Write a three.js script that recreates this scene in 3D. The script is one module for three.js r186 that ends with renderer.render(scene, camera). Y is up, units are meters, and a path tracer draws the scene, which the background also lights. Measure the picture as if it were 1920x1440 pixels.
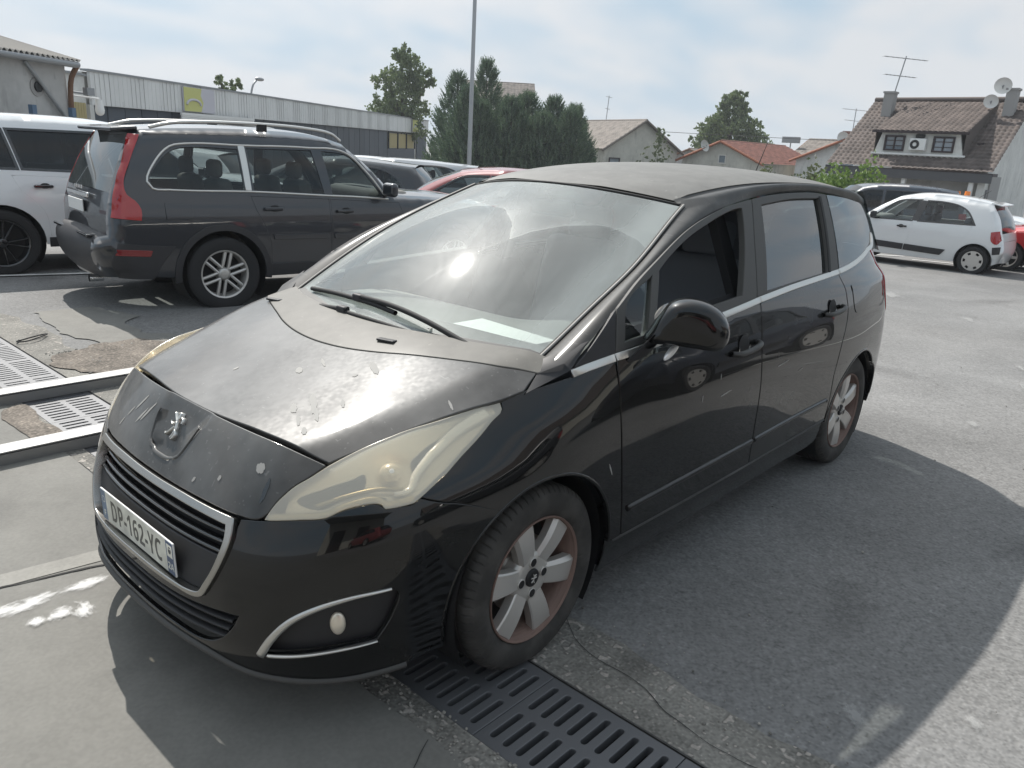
import * as THREE from 'three';
import { mergeGeometries, mergeVertices, toCreasedNormals } from 'three/addons/utils/BufferGeometryUtils.js';
import { RoundedBoxGeometry } from 'three/addons/geometries/RoundedBoxGeometry.js';

// ---------- camera, sky, sun, exposure ----------
const scene = new THREE.Scene();
const camera = new THREE.PerspectiveCamera(52.21, 4 / 3, .05, 2000);
const camP = new THREE.Vector3(-1.7869, 1.6878, 2.306), yaw = -.7266, pitch = .2950, roll = .0551;
const camD = new THREE.Vector3(Math.cos(pitch) * Math.cos(yaw), -Math.sin(pitch), Math.cos(pitch) * Math.sin(yaw));
const camR = new THREE.Vector3().crossVectors(camD, new THREE.Vector3(0, 1, 0)).normalize(), camU = new THREE.Vector3().crossVectors(camR, camD);
camera.position.copy(camP);
camera.up.copy(camU).multiplyScalar(Math.cos(roll)).addScaledVector(camR, -Math.sin(roll));
camera.lookAt(camP.clone().add(camD));
const renderer = new THREE.WebGLRenderer();
renderer.toneMapping = THREE.LinearToneMapping;
renderer.toneMappingExposure = 1.33;
renderer.shadowMap.enabled = true;
scene.fog = new THREE.FogExp2(new THREE.Color(.86, .90, .95), .0009);
const sunDir = new THREE.Vector3(.28, 1, -.86).normalize();
const sun = new THREE.DirectionalLight(new THREE.Color(1, .955, .89), 4.1);
sun.position.copy(sunDir).multiplyScalar(120);
sun.castShadow = true; sun.shadow.mapSize.set(4096, 4096);
Object.assign(sun.shadow.camera, { left: -45, right: 45, top: 45, bottom: -45, near: 1, far: 300 });
scene.add(sun);
{ // thin high cloud over pale blue
  const w = 1024, h = 512, d = new Float32Array(w * h * 4), hash = (x, y) => { let n = Math.imul(x, 374761393) + Math.imul(y, 668265263) | 0; n = Math.imul(n ^ (n >>> 13), 1274126177); return ((n ^ (n >>> 16)) >>> 0) / 4294967296; };
  const vn = (x, y) => { const i = Math.floor(x), j = Math.floor(y), a = x - i, b = y - j, s = a * a * (3 - 2 * a), t = b * b * (3 - 2 * b); return (hash(i, j) * (1 - s) + hash(i + 1, j) * s) * (1 - t) + (hash(i, j + 1) * (1 - s) + hash(i + 1, j + 1) * s) * t; };
  const fb = (x, y) => { let v = 0, a = .5; for (let k = 0; k < 6; k++) { v += a * vn(x, y); x = x * 2.03 + 17.1; y = y * 2.03 + 9.7; a *= .5; } return v; };
  for (let j = 0; j < h; j++) for (let i = 0; i < w; i++) {
    const th = ((i + .5) / w - .5) * 2 * Math.PI, el = ((j + .5) / h - .5) * Math.PI, y = Math.sin(el), x = Math.cos(el) * Math.cos(th), z = Math.cos(el) * Math.sin(th), e = Math.max(y, 0);
    const k = 1 / (e + .16), px = x * k, pz = z * k;
    const wx = fb(px * .6 + 3, pz * .6 + 8), a = fb(px * .55 + 2.2 * wx + 4.2, pz * 1.5 + 1.2 * wx + 2.7), b = fb(px * 2.0 + wx * 2 + 5, pz * 4.6 + wx);
    const cl = Math.min(1, Math.max(0, (a * .72 + b * .38 - .41) / .24)), hz = Math.exp(-e * 5.5), s = x * sunDir.x + y * sunDir.y + z * sunDir.z, gl = .85 * Math.exp((s - 1) * 9);  // glow round the sun strengthened to brighten the shaded ground
    const c = [[.310, .535], [.430, .556], [.540, .585]], o = (j * w + i) * 4;
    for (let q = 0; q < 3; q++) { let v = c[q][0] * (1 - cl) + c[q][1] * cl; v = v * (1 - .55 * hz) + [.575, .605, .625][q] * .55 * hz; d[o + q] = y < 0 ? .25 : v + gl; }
    d[o + 3] = 1;
  }
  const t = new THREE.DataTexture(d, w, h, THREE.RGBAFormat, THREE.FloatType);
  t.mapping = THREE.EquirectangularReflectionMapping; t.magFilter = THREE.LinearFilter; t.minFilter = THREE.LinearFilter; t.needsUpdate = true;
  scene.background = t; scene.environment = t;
}
// ---------- small mathematics ----------
const V3 = (x, y, z) => new THREE.Vector3(x, y, z);
function rng(seed) { let a = seed >>> 0; return () => { a = (a + 0x6D2B79F5) | 0; let t = Math.imul(a ^ (a >>> 15), 1 | a); t = (t + Math.imul(t ^ (t >>> 7), 61 | t)) ^ t; return ((t ^ (t >>> 14)) >>> 0) / 4294967296; }; }
const clamp = (v, a, b) => Math.min(b, Math.max(a, v)), lerp = (a, b, t) => a + (b - a) * t;
const smooth = (a, b, v) => { const t = clamp((v - a) / (b - a), 0, 1); return t * t * (3 - 2 * t); };
// natural cubic spline through (xs, ys), linear outside
function spline(xs, ys) {
  const n = xs.length, m = new Float64Array(n), c = new Float64Array(n), d = new Float64Array(n);
  for (let i = 1; i < n - 1; i++) {
    const h0 = xs[i] - xs[i - 1], h1 = xs[i + 1] - xs[i];
    const b = 2 * (h0 + h1) - h0 * c[i - 1];
    c[i] = h1 / b; d[i] = (6 * ((ys[i + 1] - ys[i]) / h1 - (ys[i] - ys[i - 1]) / h0) - h0 * d[i - 1]) / b;
  }
  for (let i = n - 2; i > 0; i--) m[i] = d[i] - c[i] * m[i + 1];
  return (x) => {
    if (x <= xs[0]) { const h = xs[1] - xs[0]; return ys[0] + (x - xs[0]) * ((ys[1] - ys[0]) / h - h * m[1] / 6); }
    if (x >= xs[n - 1]) { const h = xs[n - 1] - xs[n - 2]; return ys[n - 1] + (x - xs[n - 1]) * ((ys[n - 1] - ys[n - 2]) / h + h * m[n - 2] / 6); }
    let i = 0; while (x > xs[i + 1]) i++;
    const h = xs[i + 1] - xs[i], a = (xs[i + 1] - x) / h, b = (x - xs[i]) / h;
    return a * ys[i] + b * ys[i + 1] + ((a * a * a - a) * m[i] + (b * b * b - b) * m[i + 1]) * h * h / 6;
  };
}
// spline surface over a table: rows at xs, columns at ys
function splineTable(xs, ys, rows) {
  const f = rows.map((r) => spline(ys, r)); let last = NaN, g = null;
  return (x, y) => { if (y !== last) { last = y; g = spline(xs, f.map((k) => k(y))); } return g(x); };
}
// ---------- naming and building helpers ----------
const used = {};
const numbered = (n) => { const k = used[n] = (used[n] ?? -1) + 1; return k ? n + '_' + String(k).padStart(3, '0') : n; };
function sheen(o) { o.traverse((m) => { if (m.isMesh) { m.castShadow = true; m.receiveShadow = true; } }); return o; }
function thing(name, label, category, pos = [0, 0, 0], turn = 0, group) { const g = new THREE.Group(); g.name = numbered(name); g.position.set(...pos); g.rotation.y = turn; g.userData = { label, category }; if (group) g.userData.group = group; scene.add(g); return g; }
function put(name, geo, mat, parent, label) { const m = new THREE.Mesh(geo, mat); m.name = name; if (label) m.userData.label = label; (parent || scene).add(m); return m; }
function solo(name, geo, mat, label, category, group) { const m = new THREE.Mesh(geo, mat); m.name = numbered(name); m.userData = { label, category }; if (group) m.userData.group = group; scene.add(m); return m; }
function struct(name, geo, mat) { const m = new THREE.Mesh(geo, mat); m.name = numbered(name); m.userData = { kind: 'structure' }; scene.add(m); return m; }
function copyOf(o, label, pos, turn, swap) { const c = o.clone(); c.name = numbered(o.name.replace(/_\d{3}$/, '')); c.userData = { ...o.userData, label }; c.position.set(...pos); c.rotation.y = turn; if (swap) c.traverse((m) => { if (m.isMesh && swap.has(m.material)) m.material = swap.get(m.material); }); scene.add(c); return c; }
function flat(g) { g = g.index ? g.toNonIndexed() : g; for (const k of Object.keys(g.attributes)) if (!['position', 'normal', 'uv'].includes(k)) g.deleteAttribute(k); if (!g.attributes.uv) g.setAttribute('uv', new THREE.BufferAttribute(new Float32Array(g.attributes.position.count * 2), 2)); return g; }
const merge = (a) => a.length === 1 ? a[0] : mergeGeometries(a.map(flat));
const box = (w, h, d, x = 0, y = 0, z = 0) => boxUV(new THREE.BoxGeometry(w, h, d).translate(x, y, z));
const rbox = (w, h, d, r, x = 0, y = 0, z = 0) => new RoundedBoxGeometry(w, h, d, 2, Math.min(r, w / 2 - 1e-4, h / 2 - 1e-4, d / 2 - 1e-4)).translate(x, y, z);
function boxUV(g) { const p = g.attributes.position, n = g.attributes.normal, u = new Float32Array(p.count * 2); for (let i = 0; i < p.count; i++) { const ax = Math.abs(n.getX(i)), ay = Math.abs(n.getY(i)), az = Math.abs(n.getZ(i)); if (ay >= ax && ay >= az) { u[2 * i] = p.getX(i); u[2 * i + 1] = p.getZ(i); } else if (ax >= az) { u[2 * i] = p.getZ(i); u[2 * i + 1] = p.getY(i); } else { u[2 * i] = p.getX(i); u[2 * i + 1] = p.getY(i); } } g.setAttribute('uv', new THREE.BufferAttribute(u, 2)); return g; }
const cyl = (r0, r1, h, n = 20, open = false) => new THREE.CylinderGeometry(r0, r1, h, n, 1, open);
function tube(pts, r, n = 8, seg) { const c = new THREE.CatmullRomCurve3(pts.map((p) => p.isVector3 ? p : V3(...p))); return new THREE.TubeGeometry(c, seg ?? Math.max(8, pts.length * 6), r, n, false); }
function rod(a, b, r, n = 8, r2) { const A = a.isVector3 ? a : V3(...a), B = b.isVector3 ? b : V3(...b), d = B.clone().sub(A), g = new THREE.CylinderGeometry(r2 ?? r, r, d.length(), n); g.applyMatrix4(new THREE.Matrix4().compose(A.clone().add(B).multiplyScalar(.5), new THREE.Quaternion().setFromUnitVectors(V3(0, 1, 0), d.normalize()), V3(1, 1, 1))); return g; }
function shapeOf(pts, holes = []) { const s = new THREE.Shape(pts.map(([x, y]) => new THREE.Vector2(x, y))); for (const h of holes) s.holes.push(new THREE.Path(h.map(([x, y]) => new THREE.Vector2(x, y)))); return s; }
const slab = (pts, depth, bevel = 0, holes = []) => new THREE.ExtrudeGeometry(shapeOf(pts, holes), { depth, bevelEnabled: bevel > 0, bevelSize: bevel, bevelThickness: bevel, bevelSegments: 2, steps: 1, curveSegments: 8 });
function gridGeo(nu, nv, f) { const p = [], uv = [], ix = []; for (let i = 0; i <= nu; i++) for (let j = 0; j <= nv; j++) { const q = f(i / nu, j / nv); p.push(q.x, q.y, q.z); uv.push(q.u ?? q.x, q.v ?? q.z); } for (let i = 0; i < nu; i++) for (let j = 0; j < nv; j++) { const a = i * (nv + 1) + j, b = a + nv + 1; ix.push(a, b, b + 1, a, b + 1, a + 1); } const g = new THREE.BufferGeometry(); g.setAttribute('position', new THREE.Float32BufferAttribute(p, 3)); g.setAttribute('uv', new THREE.Float32BufferAttribute(uv, 2)); g.setIndex(ix); g.computeVertexNormals(); return g; }
// ---------- outlines and curved sheet panels ----------
// outline: [a, b] points, a third entry 1 marks a sharp corner; returns points about step apart
function outline(pts, step = .02, closed = true) {
  const n = pts.length, out = [], P = (i) => closed ? pts[(i + n) % n] : pts[clamp(i, 0, n - 1)];
  for (let i = 0; i < (closed ? n : n - 1); i++) {
    const p1 = P(i), p2 = P(i + 1), p0 = p1[2] ? p1 : P(i - 1), p3 = p2[2] ? p2 : P(i + 2), L = Math.hypot(p2[0] - p1[0], p2[1] - p1[1]), k = Math.max(1, Math.round(L / step));
    const d1 = Math.max(1e-6, Math.hypot(p1[0] - p0[0], p1[1] - p0[1])), d3 = Math.max(1e-6, Math.hypot(p3[0] - p2[0], p3[1] - p2[1]));
    for (let j = 0; j < k; j++) { const t = j / k, t2 = t * t, t3 = t2 * t, r = [];
      for (let q = 0; q < 2; q++) { const c = (p2[q] - p1[q]), m1 = p1[2] ? c : .5 * c + .5 * (p1[q] - p0[q]) * L / d1, m2 = p2[2] ? c : .5 * c + .5 * (p3[q] - p2[q]) * L / d3; r.push((2 * t3 - 3 * t2 + 1) * p1[q] + (t3 - 2 * t2 + t) * m1 + (-2 * t3 + 3 * t2) * p2[q] + (t3 - t2) * m2); }
      out.push(r); }
  }
  if (!closed) out.push([pts[n - 1][0], pts[n - 1][1]]);
  return out;
}
function area(p) { let a = 0; for (let i = 0, n = p.length; i < n; i++) { const q = p[(i + 1) % n]; a += p[i][0] * q[1] - q[0] * p[i][1]; } return a / 2; }
function inset(p, d) { const s = Math.sign(area(p)), n = p.length; return p.map((q, i) => { const a = p[(i + n - 1) % n], b = p[(i + 1) % n]; let e1 = [q[0] - a[0], q[1] - a[1]], e2 = [b[0] - q[0], b[1] - q[1]]; const l1 = Math.hypot(...e1) || 1, l2 = Math.hypot(...e2) || 1; let nx = -(e1[1] / l1 + e2[1] / l2), ny = (e1[0] / l1 + e2[0] / l2); const l = Math.hypot(nx, ny) || 1, c = Math.max(.5, l / 2); return [q[0] + s * d * nx / l / c, q[1] + s * d * ny / l / c]; }); }
function within(p, x, y) { let r = false; for (let i = 0, j = p.length - 1; i < p.length; j = i++) { const a = p[i], b = p[j]; if ((a[1] > y) !== (b[1] > y) && x < (b[0] - a[0]) * (y - a[1]) / (b[1] - a[1]) + a[0]) r = !r; } return r; }
function toEdge(p, x, y) { let m = 1e9; for (let i = 0, n = p.length; i < n; i++) { const a = p[i], b = p[(i + 1) % n], dx = b[0] - a[0], dy = b[1] - a[1], t = clamp(((x - a[0]) * dx + (y - a[1]) * dy) / (dx * dx + dy * dy || 1), 0, 1), e = (a[0] + t * dx - x) ** 2 + (a[1] + t * dy - y) ** 2; if (e < m) m = e; } return Math.sqrt(m); }
function delaunay(v) {
  const n = v.length, cc = (i, j, k) => { const [x1, y1] = v[i], [x2, y2] = v[j], [x3, y3] = v[k], D = 2 * (x1 * (y2 - y3) + x2 * (y3 - y1) + x3 * (y1 - y2)) || 1e-18, a = x1 * x1 + y1 * y1, b = x2 * x2 + y2 * y2, c = x3 * x3 + y3 * y3, x = (a * (y2 - y3) + b * (y3 - y1) + c * (y1 - y2)) / D, y = (a * (x3 - x2) + b * (x1 - x3) + c * (x2 - x1)) / D; return { i, j, k, x, y, r: (x1 - x) ** 2 + (y1 - y) ** 2 }; };
  let x0 = 1e9, x1 = -1e9, y0 = 1e9, y1 = -1e9; for (const [x, y] of v) { x0 = Math.min(x0, x); x1 = Math.max(x1, x); y0 = Math.min(y0, y); y1 = Math.max(y1, y); }
  const m = Math.max(x1 - x0, y1 - y0), cx = (x0 + x1) / 2, cy = (y0 + y1) / 2, ord = [...Array(n).keys()].sort((a, b) => v[a][0] - v[b][0]);
  v.push([cx - 20 * m, cy - m], [cx, cy + 20 * m], [cx + 20 * m, cy - m]);
  let open = [cc(n, n + 1, n + 2)]; const done = [];
  for (const c of ord) { const e = new Map(), next = [];
    for (const t of open) { const dx = v[c][0] - t.x; if (dx > 0 && dx * dx > t.r) { done.push(t); continue; } const dy = v[c][1] - t.y; if (dx * dx + dy * dy - t.r > 1e-12) { next.push(t); continue; }
      for (const [a, b] of [[t.i, t.j], [t.j, t.k], [t.k, t.i]]) { const key = a < b ? a * 65536 + b : b * 65536 + a; if (e.has(key)) e.set(key, null); else e.set(key, [a, b]); } }
    for (const s of e.values()) if (s) next.push(cc(s[0], s[1], c)); open = next; }
  v.length = n; return done.concat(open).filter((t) => t.i < n && t.j < n && t.k < n);
}
// a sheet panel: outline and holes in the (a, b) domain of map(a, b) -> Vector3, with turned-in edges
function panel(map, out, holes = [], o = {}) {
  const cell = o.cell ?? .04, lift = o.lift ?? 0, turn = o.turn ?? .012, mid = o.mid ?? V3(1.3, .7, 0), mir = o.mirror ? -1 : 1, R = rng(7), pts = [], rings = [out, ...holes], bound = [];
  for (const r of rings) { const s = pts.length; for (const p of r) pts.push([p[0], p[1]]); bound.push([s, r.length]); }
  let x0 = 1e9, x1 = -1e9, y0 = 1e9, y1 = -1e9; for (const [x, y] of out) { x0 = Math.min(x0, x); x1 = Math.max(x1, x); y0 = Math.min(y0, y); y1 = Math.max(y1, y); }
  for (let j = 0, y = y0 + cell * .5; y < y1; j++, y += cell * .87) for (let x = x0 + (j % 2 ? cell : cell * .5); x < x1; x += cell) { const q = [x + (R() - .5) * cell * .02, y + (R() - .5) * cell * .02]; if (!within(out, q[0], q[1])) continue; let ok = true; for (const h of holes) if (within(h, q[0], q[1])) { ok = false; break; } if (!ok) continue; for (const r of rings) if (toEdge(r, q[0], q[1]) < cell * .4) { ok = false; break; } if (ok) pts.push(q); }
  const tri = delaunay(pts).filter((t) => { const x = (pts[t.i][0] + pts[t.j][0] + pts[t.k][0]) / 3, y = (pts[t.i][1] + pts[t.j][1] + pts[t.k][1]) / 3; if (!within(out, x, y)) return false; for (const h of holes) if (within(h, x, y)) return false; return true; });
  const P = [], N = [], U = [], ix = [], h = 1e-3, nrm = pts.map(([a, b]) => { const n = map(a + h, b).sub(map(a - h, b)).cross(map(a, b + h).sub(map(a, b - h))).normalize(); const p = map(a, b); if (n.x * (p.x - mid.x) * .6 + n.y * (p.y - mid.y) + n.z * (p.z - mid.z) * 1.4 < 0) n.negate(); return n; });
  const add = (p, n, i) => { P.push(p.x, p.y, mir * p.z); N.push(n.x, n.y, mir * n.z); const w = o.uv ? o.uv(p, pts[i]) : o.top ? [p.x, p.z] : [p.x, p.y]; U.push(w[0], w[1]); return P.length / 3 - 1; };
  pts.forEach(([a, b], i) => add(map(a, b).addScaledVector(nrm[i], lift), nrm[i], i));
  const face = (a, b, c) => { const A = V3(P[3 * a], P[3 * a + 1], P[3 * a + 2]), B = V3(P[3 * b], P[3 * b + 1], P[3 * b + 2]), C = V3(P[3 * c], P[3 * c + 1], P[3 * c + 2]), n = B.sub(A).cross(C.sub(A)); if (n.x * (N[3 * a] + N[3 * b]) + n.y * (N[3 * a + 1] + N[3 * b + 1]) + n.z * (N[3 * a + 2] + N[3 * b + 2]) >= 0) ix.push(a, b, c); else ix.push(a, c, b); };
  for (const t of tri) face(t.i, t.j, t.k);
  if (turn > 0) for (const [s, n] of bound) { // turned-in rim
    const hole = s > 0, ring = pts.slice(s, s + n), sg = Math.sign(area(ring)) * (hole ? -1 : 1), a0 = [];
    for (let i = 0; i < n; i++) { const k = s + i, prev = ring[(i + n - 1) % n], nx = ring[(i + 1) % n], base = map(...pts[k]), t = map(...nx).sub(map(...prev)).normalize(), side = t.clone().cross(nrm[k]).multiplyScalar(1); const test = [ring[i][0] + (nx[1] - prev[1]) * sg * .01, ring[i][1] - (nx[0] - prev[0]) * sg * .01], dd = map(...test).sub(base); if (side.dot(dd) < 0) side.negate();
      const b1 = base.clone().addScaledVector(nrm[k], lift), r = Math.min(.004, turn * .4), n1 = nrm[k].clone().addScaledVector(side, 1).normalize(); side.normalize();
      a0.push([add(b1, nrm[k], k), add(b1.clone().addScaledVector(side, r * .7).addScaledVector(nrm[k], -r * .3), n1, k), add(b1.clone().addScaledVector(side, r).addScaledVector(nrm[k], -r), side, k), add(b1.clone().addScaledVector(side, r).addScaledVector(nrm[k], -turn), side, k)]); }
    for (let i = 0; i < n; i++) { const A = a0[i], B = a0[(i + 1) % n]; for (let q = 0; q < 3; q++) { face(A[q], B[q], B[q + 1]); face(A[q], B[q + 1], A[q + 1]); } } }
  const g = new THREE.BufferGeometry(); g.setAttribute('position', new THREE.Float32BufferAttribute(P, 3)); g.setAttribute('normal', new THREE.Float32BufferAttribute(N, 3)); g.setAttribute('uv', new THREE.Float32BufferAttribute(U, 2)); g.setIndex(ix); return g;
}
// a raised strip along a curve of the surface: centre line pts in the domain, half width w(t) in metres, height of the bead
function bead(map, line, w, hgt, o = {}) {
  const mid = o.mid ?? V3(1.3, .7, 0), mir = o.mirror ? -1 : 1, n = line.length, sec = o.flat ? [[-1, -.2], [-1, .75], [-.82, 1], [.82, 1], [1, .75], [1, -.2]] : [[-1, -.3], [-.9, .35], [-.55, .85], [0, 1], [.55, .85], [.9, .35], [1, -.3]], h = 1e-3, P = [], uv = [], ix = [], m = sec.length;
  for (let i = 0; i < n; i++) { const [a, b] = line[i], p = map(a, b), nm = map(a + h, b).sub(map(a - h, b)).cross(map(a, b + h).sub(map(a, b - h))).normalize(); if (nm.x * (p.x - mid.x) * .6 + nm.y * (p.y - mid.y) + nm.z * (p.z - mid.z) * 1.4 < 0) nm.negate();
    const t = map(...line[Math.min(i + 1, n - 1)]).sub(map(...line[Math.max(i - 1, 0)])).normalize(), s = t.clone().cross(nm).normalize(), ww = typeof w === 'function' ? w(i / (n - 1)) : w;
    for (const [q, k] of sec) { const v = p.clone().addScaledVector(s, q * ww).addScaledVector(nm, k * hgt); P.push(v.x, v.y, mir * v.z); uv.push(v.x, v.y); } }
  for (let i = 0; i < n - 1; i++) for (let j = 0; j < m - 1; j++) { const a = i * m + j, b = a + m; if (mir > 0) ix.push(a, b, b + 1, a, b + 1, a + 1); else ix.push(a, b + 1, b, a, a + 1, b + 1); }
  for (const e of [0, (n - 1) * m]) for (let j = 1; j < m - 1; j++) ix.push(e, e + j, e + j + 1);
  const g = new THREE.BufferGeometry(); g.setAttribute('position', new THREE.Float32BufferAttribute(P, 3)); g.setAttribute('uv', new THREE.Float32BufferAttribute(uv, 2)); g.setIndex(ix); g.computeVertexNormals(); return g;
}
// ---------- noise textures ----------
function hash2(x, y, s) { let n = Math.imul(x, 374761393) + Math.imul(y, 668265263) + Math.imul(s, 982451653) | 0; n = Math.imul(n ^ (n >>> 13), 1274126177); return ((n ^ (n >>> 16)) >>> 0) / 4294967296; }
function vnoise(x, y, s = 0, per = 0) { let i = Math.floor(x), j = Math.floor(y); const a = x - i, b = y - j, f = a * a * (3 - 2 * a), g = b * b * (3 - 2 * b); let i1 = i + 1, j1 = j + 1; if (per) { i = ((i % per) + per) % per; j = ((j % per) + per) % per; i1 = ((i1 % per) + per) % per; j1 = ((j1 % per) + per) % per; } return (hash2(i, j, s) * (1 - f) + hash2(i1, j, s) * f) * (1 - g) + (hash2(i, j1, s) * (1 - f) + hash2(i1, j1, s) * f) * g; }
function fbm(x, y, o = 5, s = 0, per = 0) { let v = 0, a = .5, k = 1, t = 0; for (let i = 0; i < o; i++) { v += a * vnoise(x * k, y * k, s + i, per ? per * k : 0); t += a; a *= .5; k *= 2; } return v / t; }
const tone = (v) => v <= .0031308 ? v * 12.92 : 1.055 * Math.pow(v, 1 / 2.4) - .055;
// texture over a tile of metres x metres; f(u, v) 0..1 gives a linear value or [r, g, b]
function tex(n, metres, f, colour = true) {
  const d = new Uint8Array(n * n * 4);
  for (let j = 0; j < n; j++) for (let i = 0; i < n; i++) { let c = f((i + .5) / n, (j + .5) / n); if (!Array.isArray(c)) c = [c, c, c]; const o = (j * n + i) * 4; for (let q = 0; q < 3; q++) d[o + q] = 255 * clamp(colour ? tone(clamp(c[q], 0, 1)) : c[q], 0, 1); d[o + 3] = 255; }
  const t = new THREE.DataTexture(d, n, n); t.wrapS = t.wrapT = THREE.RepeatWrapping; t.magFilter = THREE.LinearFilter; t.minFilter = THREE.LinearMipmapLinearFilter; t.generateMipmaps = true; if (colour) t.colorSpace = THREE.SRGBColorSpace; t.repeat.set(1 / metres, 1 / metres); t.needsUpdate = true; return t;
}
const std = (color, roughness = .7, o = {}) => new THREE.MeshStandardMaterial({ color: Array.isArray(color) ? new THREE.Color().setRGB(...color) : color, roughness, side: THREE.DoubleSide, ...o });
const phy = (color, roughness = .5, o = {}) => new THREE.MeshPhysicalMaterial({ color: Array.isArray(color) ? new THREE.Color().setRGB(...color) : color, roughness, side: THREE.DoubleSide, ...o });
// the yard falls gently away from the car
const groundY = (x, z) => { const s = .95 * x - .3 * z - 3; return -.026 * (s > 60 ? 60 : .5 * Math.log1p(Math.exp(2 * s))); };
// ---------- materials ----------
const M = {};
{
  const dustMap = tex(1024, 1.6, (u, v) => { // road film on dark paint: fine dust with drier blotches and rain spots
    const a = fbm(u * 6, v * 6, 5, 3, 6), b = fbm(u * 48, v * 48, 3, 9, 48), c = vnoise(u * 190, v * 190, 21, 190); let k = .062 + .055 * smooth(.35, .75, a) + .03 * (b - .5); k += c > .93 ? .05 : 0; return [k, k * .985, k * .95]; });
  const sideMap = tex(1024, 2.2, (u, v) => { const a = fbm(u * 5, v * 5, 5, 13, 5), b = fbm(u * 60, v * 60, 3, 19, 60); const k = .0042 + .0045 * smooth(.45, .8, a) + .002 * (b - .5); return [k * .97, k, k * 1.02]; });
  const sideRough = tex(512, 1.9, (u, v) => .16 + .22 * smooth(.4, .8, fbm(u * 7, v * 7, 5, 33, 7)), false);
  const roofMap = tex(1024, 1.7, (u, v) => { const a = fbm(u * 5, v * 5, 6, 43, 5), b = fbm(u * 40, v * 40, 4, 47, 40), c = vnoise(u * 150, v * 150, 49, 150); let k = .128 + .06 * (a - .5) + .05 * (b - .5) + (c > .95 ? .06 : 0); return [k * 1.02, k, k * .93]; });
  const hoodRough = tex(512, 1.3, (u, v) => .30 + .22 * fbm(u * 6, v * 6, 5, 53, 6) + .08 * vnoise(u * 120, v * 120, 57, 120), false);
  M.side = phy([1, 1, 1], .35, { map: sideMap, clearcoat: 1, clearcoatRoughness: .012, specularIntensity: .15 });
  M.hood = phy([1, 1, 1], .5, { map: dustMap, roughnessMap: hoodRough, clearcoat: .5, clearcoatRoughness: .09, specularIntensity: .35 }); M.hood.roughness = 1;
  M.roof = phy([1, 1, 1], .72, { map: roofMap, clearcoat: .25, clearcoatRoughness: .35 });
  M.cowl = phy([.90, .87, .82], .7, { map: roofMap, clearcoat: .2, clearcoatRoughness: .3 });
  M.rail = phy([.6, .6, .6], .55, { map: dustMap, clearcoat: .3, clearcoatRoughness: .16, specularIntensity: .4 });
  M.trim = std([.022, .022, .024], .55);
  M.trimDust = std([.060, .059, .056], .6, { map: null });
  M.rubber = std([.018, .018, .018], .75);
  const tyreMap = tex(512, .5, (u, v) => { const a = fbm(u * 8, v * 8, 5, 61, 8); const k = .030 + .028 * smooth(.35, .85, a); return [k * 1.06, k, k * .92]; });
  M.tyre = std([1, 1, 1], .88, { map: tyreMap });
  M.tyreDark = std([.020, .020, .021], .85);
  M.chrome = phy([.82, .82, .81], .14, { metalness: 1 });
  M.chromeDull = phy([.62, .61, .58], .30, { metalness: .9 }); M.chromeDark = phy([.40, .39, .37], .22, { metalness: .95 });
  M.silver = phy([.55, .53, .50], .42, { metalness: .55, clearcoat: .3, clearcoatRoughness: .3 });
  const brakeDust = tex(256, .4, (u, v) => { const a = fbm(u * 9, v * 9, 4, 71, 9); return [.15 + .10 * a, .098 + .07 * a, .080 + .06 * a]; });
  M.brakeDust = std([1, 1, 1], .65, { map: brakeDust, metalness: .2 });
  M.black = std([.008, .008, .009], .6);
  M.inner = std([.014, .014, .016], .9);
  M.gloss = phy([.010, .010, .011], .2, { clearcoat: 1, clearcoatRoughness: .03 });
  M.glass = phy([.86, .92, .89], 0, { transmission: 1, thickness: 0, ior: 1.5 });
  M.tint = phy([.17, .20, .20], .012, { transmission: .95, thickness: 0, ior: 2.1, clearcoat: 1, clearcoatRoughness: .01 });
  M.screenGlass = phy([.84, .90, .87], .05, { transmission: 1, thickness: 0, ior: 1.55 });
  M.mirrorGlass = phy([.9, .9, .9], .02, { metalness: 1 });
  M.lens = phy([.98, .92, .78], .25, { transmission: .60, thickness: 0, ior: 1.5, clearcoat: .6, clearcoatRoughness: .12 });
  M.lampBowl = phy([.82, .75, .63], .3, { metalness: .5 });
  M.lampRim = phy([.42, .36, .22], .35, { metalness: .4, clearcoat: .5 });
  M.white = std([.75, .75, .73], .5);
  M.redLens = phy([.36, .008, .010], .18, { clearcoat: 1, clearcoatRoughness: .04 });
  M.redLensDark = phy([.20, .010, .012], .18, { clearcoat: 1, clearcoatRoughness: .04 });
  M.clearLens = phy([.85, .86, .86], .12, { clearcoat: 1, metalness: .3 });
  M.amber = phy([.75, .20, .02], .25, { clearcoat: .5 });
  M.fabric = std([.15, .15, .17], .95);
  M.paper = std([.80, .80, .78], .7);
  M.dash = std([.17, .17, .16], .8);
  M.dust = std([.50, .49, .45], .9); M.paleTrim = std([.28, .27, .25], .6);
}
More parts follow.
